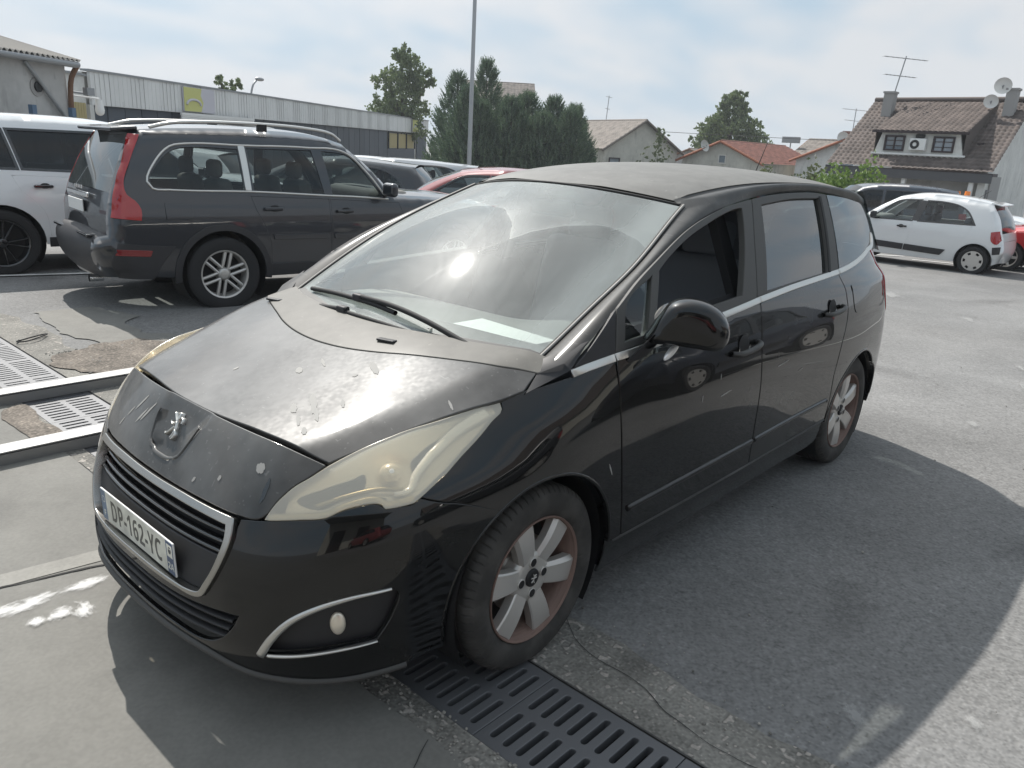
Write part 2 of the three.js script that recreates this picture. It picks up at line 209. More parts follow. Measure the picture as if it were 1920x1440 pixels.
// ---------- the yard ----------
const YARD = { x0: -.385, x1: .008, z0: -7.6, z1: 3.0 };
{
  const asphaltMap = tex(1024, 1.9, (u, v) => { // bitumen with worn pale stones
    const a = fbm(u * 5, v * 5, 4, 101, 5), s = vnoise(u * 230, v * 230, 105, 230), s2 = vnoise(u * 120, v * 120, 107, 120), s3 = fbm(u * 60, v * 60, 2, 109, 60); let k = .80 + .22 * (a - .5) + .34 * (s - .5) + .18 * (s2 - .5) + .14 * (s3 - .5); if (s2 > .93) k += .16; if (s < .08) k -= .1; return [k * .5, k * .497, k * .488]; });
  const asphaltBump = tex(1024, 1.9, (u, v) => .5 * vnoise(u * 230, v * 230, 105, 230) + .5 * vnoise(u * 120, v * 120, 107, 120), false);
  const concMap = tex(1024, 2.4, (u, v) => { const a = fbm(u * 4, v * 4, 6, 111, 4), b = fbm(u * 30, v * 30, 4, 113, 30), c = vnoise(u * 260, v * 260, 115, 260); const k = .78 + .30 * (a - .5) + .16 * (b - .5) + .12 * (c - .5); return [k * .5, k * .492, k * .47]; });
  const roughMap = tex(1024, 1.3, (u, v) => { // old concrete with stones showing
    const a = fbm(u * 5, v * 5, 5, 121, 5), s = vnoise(u * 70, v * 70, 123, 70), t = vnoise(u * 170, v * 170, 125, 170), m = fbm(u * 14, v * 14, 3, 129, 14); let k = .62 + .5 * (a - .5) + .35 * (t - .5) + .2 * (m - .5); const st = smooth(.78, .86, s); k = lerp(k, 1.05 + .4 * (t - .5), st); if (t > .93) k += .25; return [k * .5 * (1 + .05 * st), k * .488, k * .455]; });
  const roughBump = tex(1024, 1.3, (u, v) => .6 * smooth(.70, .9, vnoise(u * 70, v * 70, 123, 70)) + .4 * vnoise(u * 170, v * 170, 125, 170), false);
  const dirtMap = tex(512, 1.1, (u, v) => { const a = fbm(u * 7, v * 7, 5, 131, 7), t = vnoise(u * 110, v * 110, 133, 110); let k = .55 + .5 * (a - .5) + .5 * (t - .5); if (t > .9) k += .45; return [k * .53, k * .475, k * .415]; });
  M.asphalt = std([.44, .44, .44], .9, { map: asphaltMap, bumpMap: asphaltBump, bumpScale: .003, vertexColors: true });
  M.concrete = std([.43, .425, .405], .85, { map: concMap, vertexColors: false }); M.oldConcrete = std([.60, .59, .57], .92, { map: roughMap, bumpMap: roughBump, bumpScale: .006 }); M.dirt = std([.50, .48, .46], .95, { map: dirtMap });
  M.castIron = std([.125, .128, .135], .5, { metalness: .3 }); M.linePaint = std([.62, .62, .60], .8);
  // one sheet to the horizon with the drain trench left open
  const axis = (marks) => { const a = new Set(marks.map((q) => +q.toFixed(4))); for (let q = -9; q <= 24; q += .5) a.add(+q.toFixed(4)); for (let q = 26, s = 2.5; q < 420; q += s, s *= 1.18) { a.add(+q.toFixed(3)); a.add(+(-q + 14).toFixed(3)); } return [...a].sort((p, q) => p - q).filter((q, i, l) => !i || marks.includes(q) || Math.abs(q - l[i - 1]) > .02); };
  const xs = axis([YARD.x0, YARD.x1]), zs = axis([YARD.z0, YARD.z1]).concat([]).flatMap((q) => [q]), zz = [...new Set([...zs, ...[...Array(50)].map((_, i) => -25 + i * .5).filter((q) => q < -9)])].sort((a, b) => a - b);
  const p = [], uv = [], col = [], ix = [], n = zz.length;
  for (const x of xs) for (const z of zz) { p.push(x, groundY(x, z), z); uv.push(x, z); const a = fbm(x * .35 + 50, z * .35 + 50, 5, 141), b = fbm(x * 1.3 + 9, z * 1.3 + 70, 4, 143), k = 1 + .55 * (a - .5) + .30 * (b - .5), w = 1 + .03 * (fbm(x * .5, z * .5 + 20, 3, 147) - .5); col.push(k * w, k, k / w); }
  for (let i = 0; i < xs.length - 1; i++) for (let j = 0; j < n - 1; j++) { if (xs[i] >= YARD.x0 - 1e-3 && xs[i + 1] <= YARD.x1 + 1e-3 && zz[j] >= YARD.z0 - 1e-3 && zz[j + 1] <= YARD.z1 + 1e-3) continue; const a = i * n + j, b = a + n; ix.push(a, a + 1, b + 1, a, b + 1, b); }
  const g = new THREE.BufferGeometry(); g.setAttribute('position', new THREE.Float32BufferAttribute(p, 3)); g.setAttribute('uv', new THREE.Float32BufferAttribute(uv, 2)); g.setAttribute('color', new THREE.Float32BufferAttribute(col, 3)); g.setIndex(ix); g.computeVertexNormals();
  struct('ground', g, M.asphalt).receiveShadow = true;
  const lay = (h) => (x, z) => V3(x, groundY(x, z) + h, z), up = { turn: 0, top: 1, mid: V3(0, -200, 0) };
  const ragged = (pts, amp, seed, step = .05) => { const o = outline(pts, step), R = rng(seed); return o.map(([x, z]) => [x + amp * 2 * (fbm(x * 6 + seed, z * 6, 4, seed) - .5), z + amp * 2 * (fbm(x * 6, z * 6 + seed, 4, seed + 1) - .5)]); };
  const sheet = (name, out, h, mat, cell = .35) => struct(name, panel(lay(h), out, [], { ...up, cell }), mat);
  const edge = (x, z0, z1, amp, seed, n) => [...Array(n + 1)].map((_, i) => { const z = lerp(z0, z1, i / n); return [x + amp * (fbm(z * 2.2 + seed, 3, 4, seed) - .5) * 2, z]; });
  sheet('concrete_strip', [...edge(-.49, -.70, -.80, .0, 1, 2), ...[[-1.128, -.885], [-2.2, -.985], [-4, -1.1], [-4, -1.0], [-2.2, -.885], [-1.128, -.785]]], .0105, std([.62, .61, .58], .85, { map: concMap }), .3);
  // worn concrete either side of the trench, smoother slab in front of it
  sheet('concrete_kerb', [...edge(.335, 3.0, -7.6, .12, 161, 130), ...edge(YARD.x1 + .002, -7.6, 3.0, 0, 1, 60)], .004, M.oldConcrete, .2);
  sheet('concrete_kerb', [...edge(YARD.x0 - .002, 3.0, -7.6, 0, 1, 60), ...edge(-.50, -7.6, 3.0, .045, 163, 130)], .004, M.oldConcrete, .2);
  sheet('concrete_slab', [...edge(-.485, 3.6, -5.2, .012, 165, 80), [-9, -5.2], [-9, 3.6]], .008, M.concrete, .6);
  sheet('concrete_slab', [...edge(.46, -2.5, -5.6, .2, 171, 40), ...edge(1.0, -5.6, -2.5, .25, 173, 40)], .008, M.concrete, .3);
  sheet('dirt_patch', ragged([[.30, -4.05], [.75, -4.12], [1.0, -3.75], [.85, -3.35], [.45, -3.30], [.18, -3.42], [.05, -3.78]], .12, 175), .012, M.dirt, .12);
  sheet('dirt_patch', ragged([[-.42, -2.95], [-.40, -2.6], [-.41, -2.2], [-.50, -2.2], [-.56, -2.5], [-.53, -2.9]], .05, 177), .013, M.dirt, .12);
  // slab joint, cracks
  const dark = std([.035, .034, .033], .95), crack = (pts, w, h, seed) => { const o = outline(pts, .03, false).map(([x, z]) => [x + .03 * (fbm(x * 9 + seed, z * 9, 4, seed) - .5), z + .03 * (fbm(x * 9, z * 9 + seed, 4, seed + 3) - .5)]), L = [], Rr = []; o.forEach((q, i) => { const a = o[Math.max(i - 1, 0)], b = o[Math.min(i + 1, o.length - 1)], dx = b[0] - a[0], dz = b[1] - a[1], l = Math.hypot(dx, dz) || 1, k = w * (.4 + .9 * fbm(i * .35, seed, 3, seed)); L.push([q[0] - dz / l * k, q[1] + dx / l * k]); Rr.push([q[0] + dz / l * k, q[1] - dx / l * k]); }); struct('crack', panel(lay(h), [...L, ...Rr.reverse()], [], { ...up, cell: .2 }), dark); };
  crack([[-3.5, -.95], [-1.128, -.775], [-.75, -.70], [-.49, -.66]], .006, .0115, 181); crack([[.33, .74], [.20, .95], [.17, 1.2], [.10, 1.45], [.12, 1.8], [.05, 2.2]], .0018, .0075, 183); crack([[-.49, .9], [-.9, 1.1], [-1.5, 1.05]], .0016, .0115, 185);
  crack([[4.6, 1.9], [6.0, 1.5], [7.6, 1.6]], .004, .0045, 187);
  // trench
  const W = YARD.x1 - YARD.x0, Lz = YARD.z1 - YARD.z0, cx = (YARD.x0 + YARD.x1) / 2, cz = (YARD.z0 + YARD.z1) / 2;
  struct('drain_trench', merge([box(.02, .45, Lz, YARD.x0 - .0102, -.235, cz), box(.02, .45, Lz, YARD.x1 + .0102, -.235, cz), box(W + .04, .02, Lz, cx, -.46, cz), box(W + .04, .45, .02, cx, -.235, YARD.z0 - .0102), box(W + .04, .45, .02, cx, -.235, YARD.z1 + .0102)]), std([.06, .058, .055], .95));
  // painted lines
  const line = (a, b, w) => { const dx = b[0] - a[0], dz = b[1] - a[1], l = Math.hypot(dx, dz), nx = -dz / l * w / 2, nz = dx / l * w / 2; sheet('painted_line', ragged([[a[0] + nx, a[1] + nz, 1], [b[0] + nx, b[1] + nz, 1], [b[0] - nx, b[1] - nz, 1], [a[0] - nx, a[1] - nz, 1]], .012, 11 + Math.round(l * 7), .15), .014, M.linePaint, .3); };
  line([-2.2, -8.35], [2.7, -7.33], .09); line([2.9, -7.28], [5.4, -6.75], .09); line([13.2, -9.2], [19.1, -3.6], .12); line([18.4, -3.2], [19.3, -.2], .12); line([19.0, -1.6], [24, 1.2], .12); line([5.6, 3.4], [12.2, 1.0], .10);
  // paint splashes with wet glare put into their colour, pale wear and oil stains: thin stains with ragged edges of their own
  const stainTex = [0, 1, 2].map((i) => { const t = tex(256, 1, (u, v) => { const x = u * 2 - 1, y = v * 2 - 1, r = Math.hypot(x, y), n = fbm(u * 5 + i * 7, v * 5 + i * 3, 5, 195 + i), f = fbm(u * 26, v * 26, 3, 199 + i); return smooth(.02, .40, (1.02 - r) * .9 * (.35 + n) - .30 + .22 * (f - .5)); }, false); t.repeat.set(1, 1); t.wrapS = t.wrapT = THREE.ClampToEdgeWrapping; return t; });
  const stain = (name, x, z, w, l, a, c, op, i, h, r = .85) => struct(name, gridGeo(6, 6, (p, q) => { const X = (p - .5) * w, Z = (q - .5) * l, px = x + X * Math.cos(a) - Z * Math.sin(a), pz = z + X * Math.sin(a) + Z * Math.cos(a); return { x: px, y: groundY(px, pz) + h, z: pz, u: p, v: q }; }), std(c, r, { alphaMap: stainTex[i % 3], transparent: true, opacity: op }));
  [[-1.075, -.60, .44, .17, 0], [-1.18, -.61, .28, .12, 1], [-.885, -.60, .34, .14, 2], [-1.03, -.46, .18, .16, 1], [-.955, -.43, .14, .24, 0], [-1.10, -.46, .12, .12, 2]].forEach(([x, z, w, l, i], k) => stain('splash_with_glare', x, z, w, l, -.1 + k * .05, [.78, .78, .77], .55, i, .0125 + k * .0006, .5));
  [[.56, 1.76, .26, .18, 0], [9.6, 0, .9, .34, 1], [5.2, 1.7, .4, .2, 2], [5.9, 1.3, .9, .18, 0], [6.8, 1.1, .7, .14, 1], [4.3, 1.25, .34, .15, 2], [4.9, 2.1, .9, .2, 0], [8.2, 1.2, .6, .2, 1], [11, -1.4, 1.6, .5, 2], [.8, 2.05, .15, .12, 0], [7.6, -.7, 1.2, .5, 1]].forEach(([x, z, w, l, i], k) => stain('pale_wear', x, z, w, l, -.35, [.40, .40, .39], .5, i, .0050 + k * .0004));
  [[1.2, 1.5, 1.1, .6, 0], [2.3, 1.9, .8, .5, 1], [.25, 1.15, .3, .5, 2], [5.5, .3, 1.6, .9, 0], [8.5, -1.6, 2.4, 1.0, 1], [12, -.2, 3, .8, 2], [-1.3, .9, .7, .5, 0], [-1.9, .1, .6, .9, 1], [-1.0, -1.5, .9, .7, 2], [.6, -2.9, .5, .9, 0], [2.2, -3.4, 1.4, .8, 1], [4.5, -3.2, 1.8, 1.0, 2], [1.2, -7.4, 2.0, .7, 0]].forEach(([x, z, w, l, i], k) => stain('oil_stain', x, z, w, l, k * .7, [.07, .068, .064], .16, i, .0162 + k * .0004, .6));
}
// ---------- buildings ----------
{
  const render = tex(512, 3, (u, v) => { const a = fbm(u * 4, v * 4, 6, 201, 4), b = fbm(u * 24, v * 24, 4, 203, 24), d = fbm(u * 14, v * 2.5, 4, 205); const k = .46 + .16 * (a - .5) + .08 * (b - .5) - .10 * smooth(.58, .8, d); return [k, k * .99, k * .96]; });
  const streaky = tex(512, 4, (u, v) => { const a = fbm(u * 30, v * 2, 4, 211, 30), b = fbm(u * 5, v * 5, 4, 213, 5); const k = .66 + .12 * (b - .5) - .16 * smooth(.68, .9, a); return [k, k, k * .985]; });
  const tileMap = (r, g, b, s) => tex(256, 2, (u, v) => { const a = fbm(u * 7, v * 7, 5, s, 7), c = vnoise(u * 8, v * 8, s + 9, 8); const k = .75 + .5 * (a - .5) + .35 * (c - .5); return [r * k, g * k, b * k]; });
  const grey = std([.92, .92, .92], .9, { map: render }), cream = std([1.15, 1.12, 1.02], .9, { map: render }), whiteWall = std([1.35, 1.35, 1.32], .85, { map: render }), fascia = [0, 1, 2].map((i) => std([1.08 - .03 * i, 1.08 - .03 * i, 1.07 - .03 * i], .6, { map: streaky }));
  const blueClad = [0, 1, 2].map((i) => std([.050 + .008 * i, .064 + .008 * i, .082 + .009 * i], .55)), brownTile = std([1, 1, 1], .85, { map: tileMap(.15, .122, .110, 221) }), redTile = std([1, 1, 1], .85, { map: tileMap(.25, .105, .078, 223) }), greyTile = std([1, 1, 1], .85, { map: tileMap(.24, .21, .185, 225) }), orangeTrim = std([.33, .12, .065], .8), fibre = std([.21, .20, .185], .95), darkWood = std([.030, .018, .020], .6), concrete = std([.32, .31, .30], .95), pane = phy([.20, .24, .28], .05, { metalness: .1, clearcoat: 1 }), metal = std([.30, .31, .32], .5, { metalness: .6 }), rust = std([.16, .085, .05], .9), yellow = std([.55, .55, .20], .7), lilac = std([.54, .53, .57], .7), ochre = std([.40, .33, .16], .7), blueSteel = std([.08, .14, .22], .6), curtain = std([.6, .6, .6], .8);
  // frame of a building: origin a, x axis towards b, z axis to the front (towards the viewer)
  const frame = (name, label, a, b, cat = 'building') => { const y = Math.min(groundY(...a), groundY(...b)), t = -Math.atan2(b[1] - a[1], b[0] - a[0]), g = thing(name, label, cat, [a[0], y, a[1]], t); g.userData.len = undefined; delete g.userData.len; return [g, Math.hypot(b[0] - a[0], b[1] - a[1]), y]; };
  const win = (parent, x, y, z, w, h, fm = darkWood, cols = 2, rows = 3, ry = 0) => { const f = put('window', merge([box(w, .07, .09, 0, h / 2 - .035, 0), box(w, .07, .09, 0, -h / 2 + .035, 0), box(.07, h - .14, .09, -w / 2 + .035, 0, 0), box(.07, h - .14, .09, w / 2 - .035, 0, 0), ...[...Array(cols - 1)].map((_, i) => box(.05, h - .14, .06, -w / 2 + (i + 1) * w / cols, 0, 0)), ...[...Array(Math.max(rows - 1, 0))].map((_, i) => box(w - .14, .03, .05, 0, -h / 2 + (i + 1) * h / rows, 0))]), fm, parent); put('pane', box(w - .10, h - .10, .012, 0, 0, -.03), pane, f); f.position.set(x, y, z); f.rotation.y = ry; return f; };
  // tiled slope: u across (w), v up the slope from (y0, z0) to (y1, z1)
  const tiles = (w, y0, z0, y1, z1, tw, th, trim = (s, t) => [0, 1]) => { const L = Math.hypot(y1 - y0, z1 - z0), nr = Math.round(L / th), nc = Math.max(2, Math.round(w / tw)), ny = (z0 - z1) / L, nz = (y1 - y0) / L; const gs = []; const nu = nc * 4, nv = nr * 2; return gridGeo(nu, nv, (a, b) => { const j = Math.round(b * nv), fr = j % 2 ? .90 : 0, [l, r] = trim(b), x = lerp(l * w, r * w, a), t = Math.min(1, (Math.floor(j / 2) + fr) / nr), wav = .030 * Math.abs(Math.sin(a * nc * Math.PI)), k = wav + (fr ? 0 : .055) * (j >= nv ? 0 : 1); return { x, y: lerp(y0, y1, t) + ny * k, z: lerp(z0, z1, t) + nz * k, u: x, v: t * L }; }); };
  const corr = (w, y0, z0, y1, z1, pitch, amp) => gridGeo(Math.round(w / pitch) * 6, 2, (a, b) => ({ x: a * w, y: lerp(y0, y1, b) + amp * Math.sin(a * w / pitch * 2 * Math.PI), z: lerp(z0, z1, b), u: a * w, v: b * 3 }));
  { // grey workshop, left edge
    const d = [.84, -.54], a = [6.80 - 9 * d[0], -22.24 - 9 * d[1]], [g, L, y0] = frame('workshop', 'grey rendered workshop with corrugated roof at the left edge', a, [6.80, -22.24]), top = 3.22 - y0;
    put('wall', merge([box(L, top, .25, L / 2, top / 2, -.125), box(.25, top, 6, L - .125, top / 2, -3.25), box(.25, top, 6, .125, top / 2, -3.25), box(L - .52, top, .25, L / 2, top / 2, -6.13)]), grey, g);
    put('roof', corr(L + .25, top + .05, .35, top + 1.15, -4.5, .18, .035), fibre, g); put('back_roof', corr(L + .25, top + 1.15, -4.5, top + .05, -6.6, .18, .035), fibre, g);
    put('gutter', tube([[0, top - .02, .30], [L / 2, top - .04, .30], [L + .15, top - .06, .30]], .085, 8, 30), metal, g);
    put('downpipe', tube([[L + .12, top - .08, .30], [L + .05, top - .45, .12], [L + .04, 0, .10]], .07, 8, 20), rust, g);
    put('diagonal_pipe', rod([L - 1.55, top - .12, .10], [L - .12, top - 1.62, .10], .05), metal, g);
    put('flue_vent', cyl(.13, .13, .10, 20).rotateX(Math.PI / 2).translate(L - 1.12, top - .72, .03), M.black, g); put('vent_surround', cyl(.24, .24, .04, 20).rotateX(Math.PI / 2).translate(L - 1.12, top - .72, .012), concrete, g);
    put('wall_vent', cyl(.06, .06, .08, 14).rotateX(Math.PI / 2).translate(L - .22, top - 1.78, .03), M.black, g);
    const fl = put('floodlight', box(.30, .20, .14, L + .42, top - .72, .35), metal, g); put('lamp_bracket', rod([L, top - .75, .05], [L + .45, top - .78, .30], .03), metal, fl);
    const cm = put('security_camera', merge([cyl(.09, .13, .30, 14).translate(L + .95, top - 1.05, .25), new THREE.SphereGeometry(.12, 14, 10).translate(L + .95, top - 1.22, .25)]), M.white, g); put('camera_arm', rod([L + .05, top - .85, .05], [L + .95, top - .88, .25], .025), M.white, cm);
    put('wall_ledge', box(L, .06, .10, L / 2, top - 2.62, .05), concrete, g);
    const rk = thing('steel_rack', 'blue steel posts with a cross bar against the grey workshop', 'rack', [0, 0, 0], 0); rk.position.copy(g.localToWorld ? V3(a[0], y0, a[1]) : V3()); rk.rotation.y = g.rotation.y; for (const x of [L - 1.85, L - .42]) put('post', box(.15, 2.3, .12, x, 1.15, .42), blueSteel, rk); put('cross_bar', box(1.30, .05, .05, L - 1.13, 1.95, .42), blueSteel, rk); put('brace', rod([L - 1.75, 2.1, .42], [L - 1.2, 1.6, .44], .02), metal, rk); sheen(rk); sheen(g);
  }
  { // long warehouse
    const A = [9.69, -28.63], B = [47.9, -53.9], [g, L, y0] = frame('warehouse', 'long low warehouse with ribbed white fascia over dark blue cladding', A, B), top = 3.40 - y0, low = 2.28 - y0, n = 44, pw = L / n;
    for (let i = 0; i < n; i++) { put('fascia_panel', box(pw - .03, top - low, .12, (i + .5) * pw, (top + low) / 2, .10 + .014 * (i % 2)), fascia[(i * 7 + (i >> 2)) % 3], g); const s = (i + .5) * pw; if (s > 34.2 && s < 42.2) continue; put('cladding_panel', box(pw - .05, low - .02, .08, s, low / 2, -.06 + .012 * (i % 2)), blueClad[(i * 5) % 3], g); for (const k of [.25, .5, .75]) put('fascia_rib', box(.05, top - low - .04, .012, (i + k) * pw, (top + low) / 2, .178), fascia[i % 3], g); }
    put('wall', merge([box(L, top - .05, .2, L / 2, top / 2, -.22), box(.2, top - .05, 12, .1, top / 2, -6.3)]), whiteWall, g); put('roof', box(L, .06, 12, L / 2, top - .1, -6.3), fibre, g); put('coping', box(L + .2, .07, .36, L / 2, top + .03, .05), metal, g);
    put('corner_post', box(.22, low, .18, -.02, low / 2, .06), whiteWall, g);
    const sign = (s0, s1) => { const w = s1 - s0, f = put('sign_board', box(w, top - low - .12, .06, (s0 + s1) / 2, (top + low) / 2, .25), lilac, g, 'faded yellow and lilac sign board'); put('yellow_field', slab([[-w / 2, -.5], [w * .02, -.5], [w * .10, -.1], [w * .02, .2], [w * .06, .5], [-w / 2, .5]].map(([x, y]) => [x, y * (top - low - .16)]), .02).translate((s0 + s1) / 2, (top + low) / 2, .285), yellow, f); put('arch_emblem', tube([...Array(9)].map((_, i) => [(s0 + s1) / 2 - w * .22 + w * .22 * Math.cos(Math.PI * (1 - i / 8)), (top + low) / 2 - .22 + .22 * Math.sin(Math.PI * i / 8), .32]), .055, 6, 24), lilac, f); };
    sign(5.7, 8.2); sign(40.3, 43.8);
    const sh = put('roller_shutter', box(6.4, .10, .10, 8.4, low - .05, .42), M.white, g); for (let i = 0; i < 7; i++) put('slat', box(6.4, .078, .06 + .012 * (i % 2), 8.4, low - .13 - i * .088, .42), M.white, sh);
    const wf = put('window_band', box(7.4, .10, .10, 38.2, low - .08, .02), M.black, g); for (let i = 0; i < 3; i++) { put('pane', box(2.2, 1.1, .03, 35.75 + i * 2.42, low - .72, -.02), ochre, wf); put('mullion', box(.12, 1.25, .10, 34.55 + i * 2.42, low - .70, .03), M.black, wf); } put('mullion', box(.12, 1.25, .10, 41.85, low - .70, .03), M.black, wf); put('window_wall', box(7.6, low - 1.3, .08, 38.2, (low - 1.3) / 2, -.05), blueClad[1], g);
    sheen(g);
    const [s2, L2, ys] = frame('side_shed', 'pale shed with ribbed ochre panel between workshop and warehouse', [5.8, -24.6], [9.6, -28.55]), t2 = 3.22 - ys; put('wall', box(L2, t2, .2, L2 / 2, t2 / 2, -.1), whiteWall, s2); put('coping', box(L2, .07, .3, L2 / 2, t2 + .03, -.05), metal, s2); for (let i = 0; i < 9; i++) put('ochre_slat', box(.17, 2.3, .06, L2 - 1.85 + i * .195, t2 - 2.05, .04), ochre, s2); sheen(s2);
  }
  // house with gable to the front: gable centre c, ridge direction angle, half width, ridge length
  const gable = (name, label, c, dir, hw, len, eave, ridge, wallM, roofM, vergeM, tw, extra) => {
    const y0 = groundY(...c), g = thing(name, label, 'house', [c[0], y0, c[1]], Math.atan2(-Math.cos(dir), -Math.sin(dir))), e = eave - y0, r = ridge - y0, k = (r - e) / hw, o = .35;
    put('wall', slab([[-hw, 0], [hw, 0], [hw, e], [0, r], [-hw, e]], .25).translate(0, 0, -.25), wallM, g); put('side_wall', merge([box(.25, e, len - .26, -hw + .125, e / 2, -len / 2 - .13), box(.25, e, len - .26, hw - .125, e / 2, -len / 2 - .13), box(2 * hw - .52, e, .25, 0, e / 2, -len)]), wallM, g);
    for (const s of [-1, 1]) { const t = put('roof_slope', tiles(len + o * 2, e - k * o, hw + o, r + .04, 0, tw, tw * 1.3).rotateY(Math.PI / 2 * s), roofM, g); t.position.set(0, .03, s > 0 ? o : -len - o); t.userData.kind = 'stuff'; put('verge', rod([s * (hw + o), e - k * o - .02, o], [0, r + .02, o], .09, 6), vergeM, g); }
    put('ridge', tube([[0, r + .06, o], [0, r + .06, -len - o]], .09, 6, 12), roofM, g); extra?.(g, e, r, hw); return sheen(g); };
  const aerial = (label, x, y, z, h, w, tilt = 0) => { const a = thing('television_aerial', label, 'aerial', [x, y, z], -.7); put('mast', rod([0, 0, 0], [tilt * h, h, 0], .028), metal, a); for (const [q, k] of [[.97, 1], [.62, .72]]) { const b = put('boom', rod([tilt * h * q - w * k / 2, h * q, 0], [tilt * h * q + w * k / 2, h * q - .06, 0], .018, 6), metal, a); for (let i = 0; i < 9; i++) put('element', rod([tilt * h * q - w * k / 2 + i * w * k / 8.2, h * q - i * .007, -.16], [tilt * h * q - w * k / 2 + i * w * k / 8.2, h * q - i * .007, .16], .009, 5), metal, b); } sheen(a); };
  const dish = (label, x, y, z, r, turn) => { const d = thing('satellite_dish', label, 'dish', [x, y, z], turn); put('reflector', new THREE.SphereGeometry(r * 1.8, 24, 8, 0, Math.PI * 2, 0, .59).translate(0, -r * 1.8, 0).rotateX(-Math.PI / 2 + .35), M.white, d); put('bracket', merge([rod([0, 0, 0], [0, -r * .9, -r * .5], .03), rod([0, -r * .4, 0], [0, -r * .2, r * .95], .018)]), metal, d); sheen(d); };
  gable('cream_house', 'cream gabled house with grey tiled roof and plant on its gable', [48.0, -30.7], Math.atan2(-.91, .416), 3.05, 9.5, 1.95, 3.85, cream, greyTile, greyTile, .30, (g, e, r, hw) => { win(g, -2.2, e - 1.05, .03, .9, .7, darkWood, 1, 1); });
  aerial('thin aerial mast on the cream house ridge', 53.6, 3.4, -38.2, 2.6, .5, .05);
  gable('red_roof_house', 'beige house with red tiled roof and one small gable window', [51.1, -26.0], 0, 3.1, 10, 1.45, 2.72, cream, redTile, orangeTrim, .26, (g, e, r) => { win(g, .12, e + .10, .03, .62, .62, std([.6, .58, .54], .7), 1, 1); });
  dish('round white dish on the left of the red tiled roof', 50.6, 2.45, -27.0, .42, -1.9);
  gable('white_orange_house', 'white house with orange roof edge next to the brown tiled house', [54.4, -18.6], 0, 3.3, 8, 1.85, 3.22, whiteWall, redTile, orangeTrim, .26, (g, e, r) => { win(g, .3, e - .15, .03, 1.0, 1.2, M.white, 1, 1); });
  dish('pinkish dish on the peak of the white house', 54.0, 3.35, -18.6, .48, -1.8);
  aerial('comb-shaped aerial above the white house', 55.2, 3.3, -18.6, 2.0, 1.9);
  gable('beige_house', 'plain beige house with brick chimney behind the red roof', [68, -26.5], Math.PI / 2, 3.2, 7, 2.2, 3.5, cream, greyTile, rust, .35, (g, e, r) => { put('chimney', box(.9, 1.6, .7, -2.4, r + .1, -2), redTile, g); });
  gable('tall_house', 'grey-roofed house half hidden behind the conifers', [60.5, -62.0], Math.PI / 4, 2.6, 7, 6.6, 8.0, cream, greyTile, rust, .35);
  gable('grey_house', 'grey roofed house beyond the cream gable', [64, -36], 0, 3.4, 8, .9, 2.2, grey, greyTile, rust, .35);
  { // brown tiled house with long dormer: eave towards the yard
    const zL = -11.3, zR = -5.35, W = zR - zL, x0 = 33.6, xr = 38.2, ye = 1.72, yr = 4.55, y0 = -1.1, g = thing('brown_tiled_house', 'house with steep brown tiled roof and long white dormer, right', 'house', [x0, y0, zL], -Math.PI / 2), E = ye - y0, Rr = yr - y0, D = xr - x0;
    // local x runs along the eave (world +z), local z runs towards the viewer (world -x)
    const rs = put('roof_slope', tiles(W + .5, E - .1, .15, Rr, -D, .21, .26), brownTile, g); rs.position.x = -.25; rs.userData.kind = 'stuff';
    put('ridge', tube([[-.25, Rr + .05, -D], [W + .3, Rr + .10, -D]], .12, 8, 20), brownTile, g);
    put('back_slope', box(W + .5, .06, 6).rotateX(-.62).translate(W / 2, Rr - 1.75, -D - 2.45), brownTile, g);
    put('gable_wall', slab([[0, 0], [9.0, 0], [9.0, 1.2], [D, Rr - .08], [.25, E - .02]], .25).rotateY(Math.PI / 2).translate(W - .25, 0, 0), whiteWall, g);
    put('front_wall', box(W, E - .35, .25, W / 2, (E - .35) / 2, -1.0), grey, g); put('soffit', box(W + .5, .12, .9, W / 2, E - .16, -.35), darkWood, g); put('fascia_beam', box(W + .5, .34, .10, W / 2, E - .30, .06), std([.085, .085, .09], .7), g);
    for (const x of [.4, 3.0, 5.5]) put('porch_post', box(.16, E - .4, .16, x, (E - .4) / 2, -.1), M.white, g);
    put('grey_door', box(.06, 2.6, 1.6, W + .04, 1.3, -1.6), concrete, g); put('wall_vent', box(.05, .7, .12, W + .03, 1.75, -.55), std([.2, .2, .2], .8), g);
    // dormer
    const a = 1.35, b = W - 1.0, yd0 = 3.02 - .0 - y0 - .93, zf = -.60, yd = 3.10 - y0, slope = (Rr - E) / D, zAt = (y) => -(y - E) / slope;
    put('dormer_wall', slab([[a + .05, yd0], [b - .05, yd0], [b - .32, yd], [a + .32, yd]], .15).translate(0, 0, zf - .15), whiteWall, g); put('dormer_ledge', box(b - a, .07, .16, (a + b) / 2, yd0 + .12, zf + .03), M.white, g);
    const dr = put('dormer_roof', tiles(b - a - .1, yd - .03, zf + .22, Rr - .02, -D + .02, .21, .22, (t) => [0, 1]), brownTile, g); dr.position.x = a + .05; dr.userData.kind = 'stuff';
    for (const [s, x] of [[-1, a + .08], [1, b - .08]]) { const t = new THREE.BufferGeometry().setFromPoints([V3(x, yd0, zf), V3(x, yd, zf + .1), V3(x, Rr - .05, -D + .05), V3(x, yd0 - .05, zAt(yd0) - .2)]); t.setIndex([0, 1, 2, 0, 2, 3]); t.computeVertexNormals(); put('dormer_cheek', t, brownTile, g); }
    put('dormer_fascia', box(b - a + .1, .10, .08, (a + b) / 2, yd - .02, zf + .20), darkWood, g);
    win(g, a + .86, yd - .47, zf + .03, .80, .62); win(g, b - .86, yd - .47, zf + .03, .80, .62);
